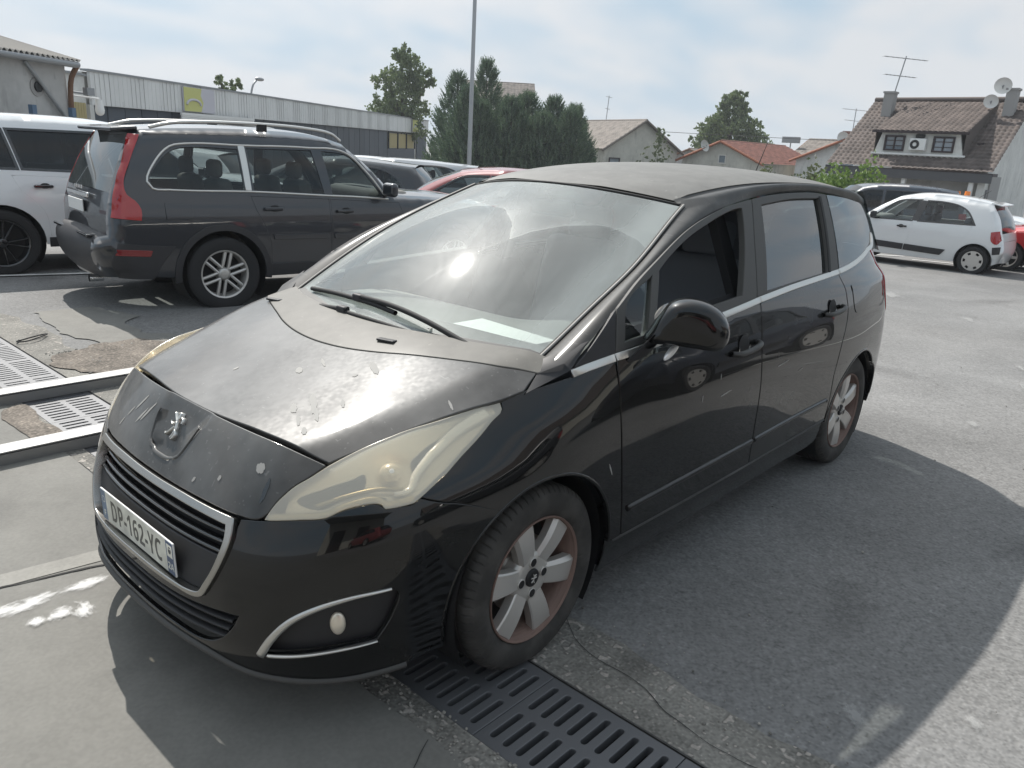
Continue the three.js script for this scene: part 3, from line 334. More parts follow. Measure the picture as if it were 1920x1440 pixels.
    const ac = put('air_conditioner', rbox(.62, .46, .24, .03, (a + b) / 2 + .02, yd - .50, zf + .14), M.white, g); put('fan', new THREE.TorusGeometry(.13, .05, 8, 20).translate((a + b) / 2 - .08, yd - .50, zf + .26), M.black, ac); put('wall_lamp', rbox(.34, .14, .12, .03, (a + b) / 2 + .04, yd - .17, zf + .08), M.black, g);
    put('chimney', merge([box(.42, 1.05, .50, .72, Rr - .25, -D + 1.0), box(.50, .08, .58, .72, Rr + .30, -D + 1.0)]), concrete, g); put('chimney', merge([box(.40, 1.2, .5, W - .45, Rr - .2, -D + .9), box(.48, .08, .58, W - .45, Rr + .42, -D + .9)]), concrete, g);
    put('tilted_vent', box(.24, .12, .2, W - .75, E + 1.0, -1.6), darkWood, g);
    sheen(g);
    aerial('tall two-boom aerial rising from the brown house chimney', 37.3, 4.3, -10.55, 2.1, 2.1, .16);
    dish('upper white dish on the right chimney of the brown house', 37.0, 5.12, -6.15, .33, -1.5); dish('lower white dish on the right chimney of the brown house', 36.9, 4.50, -6.45, .28, -1.5);
  }
  // behind the viewer: what the paint mirrors
  gable('brown_roof_house', 'house with red-brown tiled roof standing behind the viewer', [2, 19.0], 0, 4.2, 18, 2.4, 5.2, cream, brownTile, rust, .5);
  { const [g, L] = frame('beige_workshop', 'beige workshop with tall dark doors standing behind the viewer', [-13.5, 5.5], [-6.5, 12.5]); put('wall', box(L, 5, .3, L / 2, 2.5, 0), cream, g); put('roof', box(L + .4, .12, 6.4, L / 2, 5.06, 0), fibre, g); for (const x of [2.2, 6.2]) { const d = put('door', box(1.9, 3.4, .08, x, 1.7, -.2), darkWood, g); put('door_handle', box(.3, .06, .06, x + .6, 1.2, -.27), metal, d); } sheen(g); }
  // mast, street lamp, power line
  const pole = thing('light_mast', 'tall grey mast standing in front of the conifers', 'mast', [19.24, groundY(19.24, -19.09), -19.09]); put('shaft', rod([0, 0, 0], [0, 14, 0], .085, 14, .05), std([.36, .37, .38], .45, { metalness: .5 }), pole); put('base_plate', cyl(.24, .26, .10, 16).translate(0, .05, 0), metal, pole); put('lamp_arm', rod([-.8, 13.9, 0], [.8, 13.9, 0], .05), metal, pole); sheen(pole);
  const sl = thing('street_lamp', 'curved grey street lamp behind the warehouse roof', 'street lamp', [29.1, -1.8, -51.45]); put('post', tube([[0, 0, 0], [0, 4.6, 0], [.05, 5.8, 0], [.25, 6.6, 0], [.75, 7.02, -.3]], .07, 8, 40), metal, sl); put('lamp_head', new THREE.SphereGeometry(1, 16, 10).scale(.52, .14, .2).rotateY(.5).translate(1.05, 7.08, -.45), metal, sl); sheen(sl);
  const fl = thing('floodlight_post', 'small floodlight on a post behind the red roofs', 'lamp post', [66, -1.7, -27.6]); put('post', rod([0, 0, 0], [0, 5.0, 0], .05), metal, fl); put('lamp_head', box(.3, .5, 1.5, 0, 5.1, 0), metal, fl); sheen(fl);
  solo('power_line', tube([[52, 3.4, -38], [58, 3.35, -28], [56, 3.2, -16], [46, 3.3, -9]], .02, 5, 60), M.black, 'thin overhead cable crossing behind the red roofs', 'cable').castShadow = true;
}
// ---------- trees and shrubs ----------
{
  const leafMat = (r, g, b) => phy([r, g, b], .75, { transmission: .5, thickness: 0, side: THREE.DoubleSide }), bark = std([.075, .060, .048], .95);
  const leafGeo = (list) => { const p = [], n = []; for (const [c, d, s, w] of list) { const side = V3(d.z, .25, -d.x).cross(d).normalize().multiplyScalar(w), tip = c.clone().addScaledVector(d, s), q = c.clone().addScaledVector(d, s * .45); p.push(c.x, c.y, c.z, q.x + side.x, q.y + side.y, q.z + side.z, tip.x, tip.y, tip.z, c.x, c.y, c.z, tip.x, tip.y, tip.z, q.x - side.x, q.y - side.y, q.z - side.z); } const g = new THREE.BufferGeometry(); g.setAttribute('position', new THREE.Float32BufferAttribute(p, 3)); g.computeVertexNormals(); return g; };
  const dirOf = (R, up = 0) => { const t = R() * 2 * Math.PI, y = R() * 2 - 1 + up, r = Math.sqrt(Math.max(0, 1 - Math.min(1, y * y))); return V3(r * Math.cos(t), y, r * Math.sin(t)).normalize(); };
  // broadleaf: limbs, then clumps of leaves round the limb ends
  function broadleaf(label, x, z, H, lobes, leaf, mats, seed, name = 'broadleaf_tree') {
    const R = rng(seed), y0 = groundY(x, z), t = thing(name, label, 'tree', [x, y0, z]), limbs = [], sets = mats.map(() => []);
    for (const [lx, ly, lz, lr, n] of lobes) { limbs.push(tube([[0, H * .25, 0], [lx * .4, (H * .25 + ly) * .5, lz * .4], [lx, ly, lz]], .07, 6, 10)); for (let i = 0; i < n; i++) { const d = dirOf(R), r = lr * (.35 + .75 * Math.pow(R(), .55)), c = V3(lx + d.x * r, ly + d.y * r * .92, lz + d.z * r), cl = lr * .20 * (.6 + R()); for (let k = 0; k < 34; k++) { const e = dirOf(R), q = c.clone().addScaledVector(e, cl * Math.pow(R(), .5)); sets[(R() * mats.length) | 0].push([q, dirOf(R, .1), leaf * (.7 + .7 * R()), leaf * .34]); } } }
    put('trunk', merge([rod([0, 0, 0], [0, H * .45, 0], .20, 9, .11), ...limbs]), bark, t); mats.forEach((m, i) => put('crown', leafGeo(sets[i]), m, t)); return sheen(t);
  }
  // conifer: drooping then rising feathered sprays round a leader
  function conifer(label, x, z, H, rad, mats, seed, n = 1500) {
    const R = rng(seed), y0 = groundY(x, z), t = thing('conifer', label, 'tree', [x, y0, z], R() * 6), sets = mats.map(() => []);
    const spray = (c, d, L, k) => { const set = sets[(R() * mats.length) | 0]; for (let i = 0; i < 16; i++) { const f = i / 16, q = c.clone().addScaledVector(d, L * f); q.y += L * .22 * f * f; const e = d.clone().add(dirOf(R).multiplyScalar(.75)).normalize(); set.push([q, e, L * .34 * (1.1 - f), L * .05]); } };
    for (let i = 0; i < n; i++) { const f = Math.pow(R(), 1.15), a = R() * 2 * Math.PI, y = H * (.02 + .95 * f), prof = rad * Math.pow(1 - f, .70) * (.62 + .75 * fbm(a * 1.6 + seed, f * 7, 3, seed)), r0 = prof * (.45 + .5 * R()), c = V3(r0 * Math.cos(a), y, r0 * Math.sin(a)), d = V3(Math.cos(a), .75 + .7 * R(), Math.sin(a)).normalize(); spray(c, d, .34 + .55 * (1 - f) * R() + .18, 0); }
    for (let i = 0; i < 26; i++) { const f = i / 26; spray(V3(0, H * (.86 + .10 * f), 0), V3((R() - .5) * .7, 1, (R() - .5) * .7).normalize(), .5, 0); }
    put('trunk', rod([0, 0, 0], [0, H * .95, 0], .14, 8, .02), bark, t); mats.forEach((m, i) => put('crown', leafGeo(sets[i]), m, t)); return sheen(t);
  }
  const oak = [leafMat(.14, .19, .075), leafMat(.18, .23, .09), leafMat(.10, .14, .06)], blueFir = [leafMat(.095, .15, .085), leafMat(.13, .19, .10), leafMat(.065, .11, .066)], fresh = [leafMat(.17, .27, .050), leafMat(.12, .20, .045), leafMat(.22, .31, .07)], olive = [leafMat(.13, .15, .06), leafMat(.10, .13, .05)];
  broadleaf('tall open broadleaf tree left of the mast', 43, -51.5, 10.4, [[-.6, 6.2, 0, 1.7, 50], [.5, 8.6, .3, 1.35, 44], [-1.5, 7.3, .2, 1.2, 36], [1.4, 7.6, .5, 1.15, 34], [.0, 9.7, 0, .75, 20], [1.1, 5.7, 0, 1.3, 36], [-2.0, 5.0, 0, 1.3, 34], [0, 4.3, 0, 1.9, 50], [2.2, 8.1, .9, .6, 12]], .24, oak, 301);
  broadleaf('round broadleaf tree behind the red-roofed house', 68.9, -35, 9.8, [[0, 5.4, 0, 2.0, 56], [.2, 7.6, .2, 1.25, 40], [-1.7, 5.6, -.8, 1.4, 38], [1.6, 5.6, 1.1, 1.35, 38], [-.5, 8.2, 0, .9, 22], [.6, 8.8, .3, .6, 14], [2.3, 4.5, 2.1, 1.2, 30], [-2.3, 4.2, -1.5, 1.2, 30], [0, 3.6, 0, 1.8, 40]], .28, oak, 303);
  [[35.2, -36.6, 7.0, 1.7, 'blue-green conifer at the warehouse corner'], [36.4, -35.2, 7.9, 1.6, 'tallest pointed conifer just right of the mast'], [38.19, -30.94, 5.75, 1.5, 'slim conifer near the right end of the row'], [37.1, -32.22, 5.9, 1.8, 'full conifer third from the right of the row'], [33.6, -34.0, 5.9, 1.5, 'dark conifer behind the mast'], [37.3, -28.88, 4.9, 1.3, 'rightmost short conifer beside the cream house'], [33.65, -32.97, 5.0, 1.9, 'low bushy conifer right behind the mast foot'], [34.97, -31.59, 5.4, 1.8, 'middle conifer of the row'], [39.0, -29.9, 5.3, 1.3, 'narrow conifer second from the right of the row'], [36.2, -30.2, 4.6, 1.9, 'broad low conifer in front of the row']].forEach(([x, z, h, r, l], i) => { const c = conifer(l, x, z, h, r * 1.35, blueFir, 310 + i, 1500); c.userData.group = 'conifers in the row'; });
  const shrub = (label, x, z, h, r, mats, seed) => { const R = rng(seed), t = thing('shrub', label, 'shrub', [x, groundY(x, z), z]), sets = mats.map(() => []); for (let i = 0; i < 110; i++) { const a = R() * 6.28, q = r * Math.sqrt(R()), hh = h * (.55 + .5 * R()) * (1 - .35 * q / r), c = V3(q * Math.cos(a), hh * .35, q * Math.sin(a)); for (let k = 0; k < 16; k++) sets[(R() * mats.length) | 0].push([V3(c.x + (R() - .5) * .2, hh * (.35 + .65 * k / 16), c.z + (R() - .5) * .2), dirOf(R, .5), .17, .05]); } put('stem', merge([...Array(5)].map(() => rod([0, 0, 0], [(R() - .5) * r, h * .6, (R() - .5) * r], .02, 5))), bark, t); mats.forEach((m, i) => put('leaves', leafGeo(sets[i]), m, t)); sheen(t); };
  shrub('bright green shrub in front of the brown house', 26.6, -7.3, 3.0, .62, fresh, 331); shrub('smaller bright green shrub left of the bright one', 26.3, -8.2, 2.7, .5, fresh, 333); shrub('olive shrub between red roof and white house', 28.2, -9.9, 2.7, .75, olive, 335); shrub('grassy green shrub below the white house', 27.6, -9.0, 2.7, .55, fresh, 337); shrub('leafy shrub below the red tiled roof', 30.5, -12.6, 2.6, .9, olive, 339);
  { const R = rng(351), w = thing('wall_creeper', 'sparse dark creeper growing up the cream gable', 'plant', [46.6, groundY(46.6, -28.4), -28.4]), s = [[]]; for (let i = 0; i < 260; i++) { const y = 1.6 + 3.1 * Math.pow(R(), 1.3), q = (R() - .5) * 2.2 * (1 - (y - 1.6) / 3.6) * (R() < .3 ? 1.6 : .6); s[0].push([V3(q * .416, y, q * .91), dirOf(R, -.3), .28, .08]); } put('stem', rod([0, 0, 0], [0, 3.6, 0], .03, 6, .012), bark, w); put('leaves', leafGeo(s[0]), olive[1], w); sheen(w); }
  broadleaf('small rounded bush showing over the warehouse roof', 22.1, -41.6, 5.8, [[-.4, 5.0, 0, .38, 14], [.45, 5.0, 0, .36, 13], [0, 4.6, 0, .5, 16]], .12, oak, 361, 'bush_tree');
}
// ---------- wheels: axle along z, outer face at +z ----------
function tyreGeo(R, r, w, seg = 120, blocks = 0) {
  const sec = [[r - .004, -.40], [r + .012, -.48], [r + (R - r) * .45, -.52], [r + (R - r) * .80, -.495], [R - .012, -.455], [R - .003, -.41], [R, -.34], [R, -.27], [R - .007, -.262], [R - .007, -.238], [R, -.23], [R, -.10], [R - .007, -.092], [R - .007, -.068], [R, -.06], [R, .06], [R - .007, .068], [R - .007, .092], [R, .10], [R, .23], [R - .007, .238], [R - .007, .262], [R, .27], [R, .34], [R - .003, .41], [R - .012, .455], [r + (R - r) * .80, .495], [r + (R - r) * .45, .52], [r + .012, .48], [r - .004, .40]], m = sec.length, p = [], uv = [], ix = [], n = blocks ? blocks * 6 : seg;
  for (let i = 0; i <= n; i++) for (let j = 0; j < m; j++) { let [q, z] = sec[j]; const ph = i % 6; if (blocks && ph < 1 && j > 3 && j < m - 4 && Math.abs(z) > .28) q -= .0058; const a = i / n * 2 * Math.PI; p.push(q * Math.cos(a), q * Math.sin(a), z * w); uv.push(a * R, z * w + q); }
  for (let i = 0; i < n; i++) for (let j = 0; j < m - 1; j++) { const a = i * m + j, b = a + m; ix.push(a, b, b + 1, a, b + 1, a + 1); }
  const g = new THREE.BufferGeometry(); g.setAttribute('position', new THREE.Float32BufferAttribute(p, 3)); g.setAttribute('uv', new THREE.Float32BufferAttribute(uv, 2)); g.setIndex(ix); g.computeVertexNormals(); return toCreasedNormals(g, .6);
}
const lathe = (pts, n = 48) => new THREE.LatheGeometry(pts.map(([r, z]) => new THREE.Vector2(r, z)), n).rotateX(Math.PI / 2);
function spokeGeo(r0, r1, w0, w1, z0, z1, depth, ridge = 0) { // one blade along +x
  const p = [], ix = [], n = 6, sec = (w, z) => [[-w, z - depth], [-w, z - .004], [-w * .88, z], [w * ridge, z + .005], [w * .88, z - .003], [w, z - .008], [w, z - depth]], m = 7;
  for (let i = 0; i <= n; i++) { const t = i / n, r = lerp(r0, r1, t), w = lerp(w0, w1, t) / 2, z = lerp(z0, z1, t) + .006 * Math.sin(Math.PI * t); for (const [a, b] of sec(w, z)) p.push(r, a, b); }
  for (let i = 0; i < n; i++) for (let j = 0; j < m; j++) { const a = i * m + j, b = i * m + (j + 1) % m, c = a + m, d = b + m; ix.push(a, b, d, a, d, c); }
  for (let j = 1; j < m - 1; j++) { ix.push(0, j + 1, j); const e = n * m; ix.push(e, e + j, e + j + 1); }
  const g = new THREE.BufferGeometry(); g.setAttribute('position', new THREE.Float32BufferAttribute(p, 3)); g.setIndex(ix); g.computeVertexNormals(); return toCreasedNormals(g, .35);
}
function peopleWheel() {
  const w = new THREE.Group(); w.name = 'wheel'; const zf = .092;
  put('tyre', tyreGeo(.322, .214, .215, 120, 70), M.tyre, w);
  const rim = put('rim', lathe([[.212, .100], [.219, .106], [.2205, .100], [.214, .092], [.206, .080], [.196, .055], [.190, 0], [.19, -.08]]), M.brakeDust, w);
  put('rim_edge', lathe([[.209, .088], [.213, .098], [.2165, .1055], [.2195, .103], [.2205, .098]], 64), M.brakeDust, rim);
  for (let i = 0; i < 6; i++) put('spoke', spokeGeo(.070, .209, .072, .098, zf - .010, zf - .002, .034, .72).rotateZ(i * Math.PI / 3 + .85), M.silver, rim);
  put('hub', lathe([[0, zf - .012], [.030, zf - .010], [.066, zf - .006], [.086, zf - .012], [.094, zf - .03], [.094, .02]]), M.silver, rim);
  for (let i = 0; i < 4; i++) { const a = i * Math.PI / 2 + .02; put('lug_hole', lathe([[.0145, zf - .003], [.0180, zf - .0025], [.0180, zf - .009], [.0145, zf - .0095]], 20).translate(.057 * Math.cos(a), .057 * Math.sin(a), 0), M.silver, rim); put('wheel_bolt', cyl(.0150, .0150, .004, 16).rotateX(Math.PI / 2).translate(.057 * Math.cos(a), .057 * Math.sin(a), zf - .0052), M.black, rim); }
  put('hub_cap', lathe([[0, zf], [.026, zf - .001], [.031, zf - .003], [.032, zf - .010]], 32), M.black, rim);
  put('hub_cap_lion', merge([[[-.004, .017], [.002, .006], [-.001, -.006], [.003, -.017]], [[.012, .011], [.002, .006]], [[-.014, .004], [.001, .001], [.013, .001]], [[-.001, -.006], [-.011, -.012]]].map((l) => tube(l.map(([x, y]) => [x, y, zf + .001]), .0022, 6, 10))), M.silver, rim);
  put('brake_disc', lathe([[.05, .03], [.135, .03], [.135, .012], [.05, .012]]), M.chromeDull, w);
  put('wheel_back', lathe([[0, -.02], [.19, -.02]]), M.black, w);
  return w;
}
// ---------- other cars: a profile strip over two side skins ----------
// x to the rear, y up, z to the left, origin under the front axle; segs: [part name, material key, [[x, y, corner radius, crown], ...]]
function carBody(S) {
  const prof = []; // dense profile with radius and crown
  for (const [name, mat, pts] of S.segs) { const line = outline(pts.map(([x, y], i) => [x, y, i === 0 || i === pts.length - 1 ? 1 : 0]), .05, false); let L = 0; const acc = [0]; for (let i = 1; i < line.length; i++) acc.push(L += Math.hypot(line[i][0] - line[i - 1][0], line[i][1] - line[i - 1][1]));
    let l2 = 0; const a2 = [0]; for (let i = 1; i < pts.length; i++) a2.push(l2 += Math.hypot(pts[i][0] - pts[i - 1][0], pts[i][1] - pts[i - 1][1]));
    const at = (s, q) => { const t = s / L * l2; let i = 0; while (i < pts.length - 2 && t > a2[i + 1]) i++; return lerp(pts[i][q], pts[i + 1][q], clamp((t - a2[i]) / (a2[i + 1] - a2[i]), 0, 1)); };
    prof.push({ name, mat, pts: line.map(([x, y], i) => ({ x, y, r: at(acc[i], 2), c: at(acc[i], 3) })) }); }
  const all = prof.flatMap((s) => s.pts), w0 = spline(...S.width), plan = spline(...S.plan);
  const side = (x, y) => { let b = null, bd = 1e9; for (const p of all) { const d = (p.x - x) ** 2 + (p.y - y) ** 2; if (d < bd) { bd = d; b = p; } } const d = Math.sqrt(bd), i = within(S._poly, x, y) ? d : 0, k = clamp(1 - i / b.r, 0, 1); return V3(x, y, w0(y) * plan(x) - b.r * (1 - Math.sqrt(Math.max(0, 1 - k * k)))); };
  S._poly = [...all.map((p) => [p.x, p.y]), [all.at(-1).x, -.5], [all[0].x, -.5]];
  S.side = side; S.prof = prof; S.all = all; return S;
}
function stripGeo(S, seg, nz = 14) { const p = seg.pts, n = p.length - 1; return gridGeo(n, nz, (a, b) => { const i = Math.round(a * n), q = p[i], u = p[Math.min(i + 1, n)], d = p[Math.max(i - 1, 0)]; let nx = -(u.y - d.y), ny = u.x - d.x; const l = Math.hypot(nx, ny) || 1; nx /= l; ny /= l; const v = b * 2 - 1, w = S.side(q.x, q.y).z, k = q.c * (1 - v * v); return { x: q.x + nx * k, y: q.y + ny * k, z: v * w, u: q.x, v: v * w }; }); }
function arcPts(cx, cy, r, a0, a1, n = 20) { return [...Array(n + 1)].map((_, i) => { const a = lerp(a0, a1, i / n) * Math.PI / 180; return [cx + r * Math.cos(a), cy + r * Math.sin(a)]; }); }
function makeCar(name, S, label, category) {
  carBody(S); const car = thing(name, label, category), mid = V3(S.wb / 2, .7, 0), cell = S.cell ?? .09;
  const prof = S.all.map((p) => [p.x, p.y]), y0 = S.floor, R = S.arch, cy = S.R + .01;
  const archAt = (cx) => { const a = Math.asin(clamp((y0 - cy) / R, -1, 1)) * 180 / Math.PI; return arcPts(cx, cy, R, a, 180 - a, 18); };
  const out = [...prof, ...archAt(S.wb).map((p) => p), ...archAt(0)];
  const holes = [...S.windows, ...S.doors].map((h) => outline(h.map((q) => q), .05));
  const dedupe = (p) => p.filter((q, i) => { const a = p[(i + p.length - 1) % p.length]; return Math.hypot(q[0] - a[0], q[1] - a[1]) > .004; });
  const outer = dedupe(out), holeIn = holes.map((h) => inset(h, -.004)), lightHoles = [];
  for (const s of [0, 1]) {
    const o = { cell, mid, mirror: s, turn: .02 };
    const sk = put('body_side', panel(S.side, outer, holeIn, o), M[S.paint] ?? S.paint, car);
    S.doors.forEach((d, i) => { const dg = put('door', panel(S.side, inset(outline(d, .05), .003), [], o), S.paint, car); const h = S.handles?.[i]; if (h) { const p = S.side(...h), m = s ? -1 : 1; put('door_handle', rbox(.20, .034, .035, .012).translate(p.x, p.y, m * (p.z + .018)), S.handleMat ?? S.paint, dg); put('handle_cup', new THREE.SphereGeometry(.05, 14, 8).scale(1.1, .75, .16).translate(p.x - .02, p.y, m * (p.z + .001)), M.black, dg); } });
    S.windows.forEach((w, i) => { put('side_window', panel(S.side, outline(w, .05), [], { ...o, lift: -.008, turn: 0 }), S.glass, car); if (S.frame) put('window_frame', panel(S.side, inset(outline(w, .05), -.022), [inset(outline(w, .05), .004)], { ...o, lift: .003, turn: .006, cell: .05 }), S.frame, car); });
    for (const [n, poly, mat, lift] of S.details ?? []) put(n, panel(S.side, outline(poly, .04), [], { ...o, lift: lift ?? .006, turn: .012, cell: .06 }), mat, car);
    for (const cx of [0, S.wb]) { if (S.archTrim) put('arch_trim', panel(S.side, [...arcPts(cx, cy, R + .055, -8, 188, 30), ...arcPts(cx, cy, R - .002, 188, -8, 30)], [], { ...o, lift: .014, turn: .02, cell: .05 }), S.archTrim, car);
      const m = s ? -1 : 1, w = S.wheel.clone(); w.position.set(cx, S.R, m * (S.track / 2)); w.rotation.y = s ? Math.PI : 0; car.add(w);
      const l = put('arch_liner', new THREE.CylinderGeometry(R - .004, R - .004, .34, 30, 1, true, Math.PI * .3, Math.PI * 1.4).rotateX(Math.PI / 2), M.black, car); l.position.set(cx, cy, m * (S.track / 2 - .06)); const wl = new THREE.Shape(); put('arch_wall', new THREE.CircleGeometry(R, 30, -.3, Math.PI + .6), M.black, l).position.z = -m * .17; }
    if (S.mirrorAt) { const p = S.mirrorAt, m = s ? -1 : 1; put('door_mirror', rbox(.10, .15, .22, .045).translate(p[0], p[1], m * p[2]), S.mirrorMat ?? S.paint, car); put('mirror_arm', rod([p[0], p[1] - .05, m * (p[2] - .05)], [p[0] - .02, p[1] - .09, m * (p[2] - .20)], .022), M.black, car); }
  }
  for (const seg of S.prof) put(seg.name, stripGeo(S, seg), seg.mat, car);
  // floor, cabin
  put('underbody', merge([box(S.wb - .78, .12, 1.45, S.wb / 2, y0 + .05, 0), box(.7, .06, 1.0, 0, y0 + .06, 0), box(.7, .06, 1.0, S.wb, y0 + .06, 0)]), M.black, car);
  const b = S.belt, seats = [[S.seatX, .38], [S.seatX, -.38], [S.seatX + .88, .40], [S.seatX + .88, -.40]];
  put('dashboard', rbox(.45, .30, 1.30, .10, S.seatX - .82, b - .10, 0), M.dash, car);
  put('cabin_floor', merge([box(S.wb, .03, 1.3, S.wb / 2, y0 + .20, 0), box(.03, .5, 1.3, S.seatX - .95, b - .35, 0), box(.03, b - y0 - .3, 1.2, S.seatX + 1.75, (b + y0) / 2, 0)]), M.inner, car);
  for (const [x, z] of seats) { const st = put('seat', merge([rbox(.5, .16, .48, .05, x - .05, b - .50, z), rbox(.15, .62, .46, .06).rotateZ(-.2).translate(x + .25, b - .16, z)]), S.seatMat ?? M.fabric, car); put('head_restraint', rbox(.10, .18, .26, .05).translate(x + .33, b + .24, z), S.seatMat ?? M.fabric, st); }
  for (const [n, g, m, l] of S.extra ?? []) put(n, g, m, car, l);
  return sheen(car);
}
function simpleWheel(R, r, w, kind, mat) {
  const g = new THREE.Group(); g.name = 'wheel'; const zf = w * .40;
  put('tyre', tyreGeo(R, r, w, 64), M.tyreDark, g);
  const rim = put('rim', lathe([[r - .012, w * .42], [r + .004, w * .47], [r + .006, w * .44], [r - .02, w * .30], [r - .03, -.06]], 40), kind === 'cap' ? M.black : mat, g);
  put('wheel_back', lathe([[0, -.01], [r - .01, -.01]], 32), M.black, g);
  put('hub', lathe([[0, zf], [.035, zf - .002], [.065, zf - .012], [.07, 0]], 24), mat, rim);
  if (kind === 'twin') for (let i = 0; i < 6; i++) for (const k of [-.030, .030]) put('spoke', spokeGeo(.050, r - .006, .026, .030, zf - .012, zf - .004, .026, 0).translate(0, k, 0).rotateZ(i * Math.PI / 3 + .3), mat, rim);
  if (kind === 'dark') for (let i = 0; i < 5; i++) for (const k of [-.2, .2]) put('spoke', spokeGeo(.05, r - .004, .022, .020, zf - .014, zf - .004, .03, .2).rotateZ(i * Math.PI * .4 + k), mat, rim);
  if (kind === 'five') for (let i = 0; i < 5; i++) put('spoke', spokeGeo(.05, r - .004, .05, .058, zf - .012, zf - .004, .03, .2).rotateZ(i * Math.PI * .4), mat, rim);
  if (kind === 'cap') { const hs = [...Array(6)].map((_, i) => { const a = i * Math.PI / 3, c = Math.cos(a), s = Math.sin(a), q = (x, y) => [x * c - y * s, x * s + y * c]; return [q(r * .60, -.030), q(r * .84, -.036), q(r * .84, .036), q(r * .60, .030)]; }); const gg = slab(arcPts(0, 0, r - .004, 0, 354, 59), .012, .004, hs); put('hub_cap', gg.translate(0, 0, zf - .014), mat, rim); }
  return g;
}
const paint = (c, o = {}) => phy(c, .35, { clearcoat: 1, clearcoatRoughness: .04, ...o });
const C = { grey: paint([.013, .016, .022]), white: paint([.72, .73, .73]), black: paint([.014, .014, .016]), silver: paint([.42, .43, .44], { metalness: .5 }), red: paint([.26, .030, .028]), redBright: paint([.45, .012, .016]), navy: paint([.020, .026, .042]), orange: paint([.33, .075, .035]), blue: paint([.06, .10, .16]) };
const glassMid = phy([.52, .56, .55], 0, { transmission: 1, thickness: 0 }), glassClear = phy([.80, .85, .84], 0, { transmission: 1, thickness: 0 }), glassPale = phy([.30, .34, .34], .02, { transmission: .8, thickness: 0, ior: 2.0 }), glassDark = phy([.10, .11, .12], 0, { transmission: 1, thickness: 0 });
const beige = std([.16, .15, .135], .9), plastic = std([.026, .026, .029], .5);
const bodyWidth = (w) => [[.2, .35, .6, .85, 1.0, 1.12, 1.3, 1.5, 1.65, 1.8], [w - .05, w - .012, w, w - .006, w - .028, w - .06, w - .115, w - .19, w - .26, w - .33]];
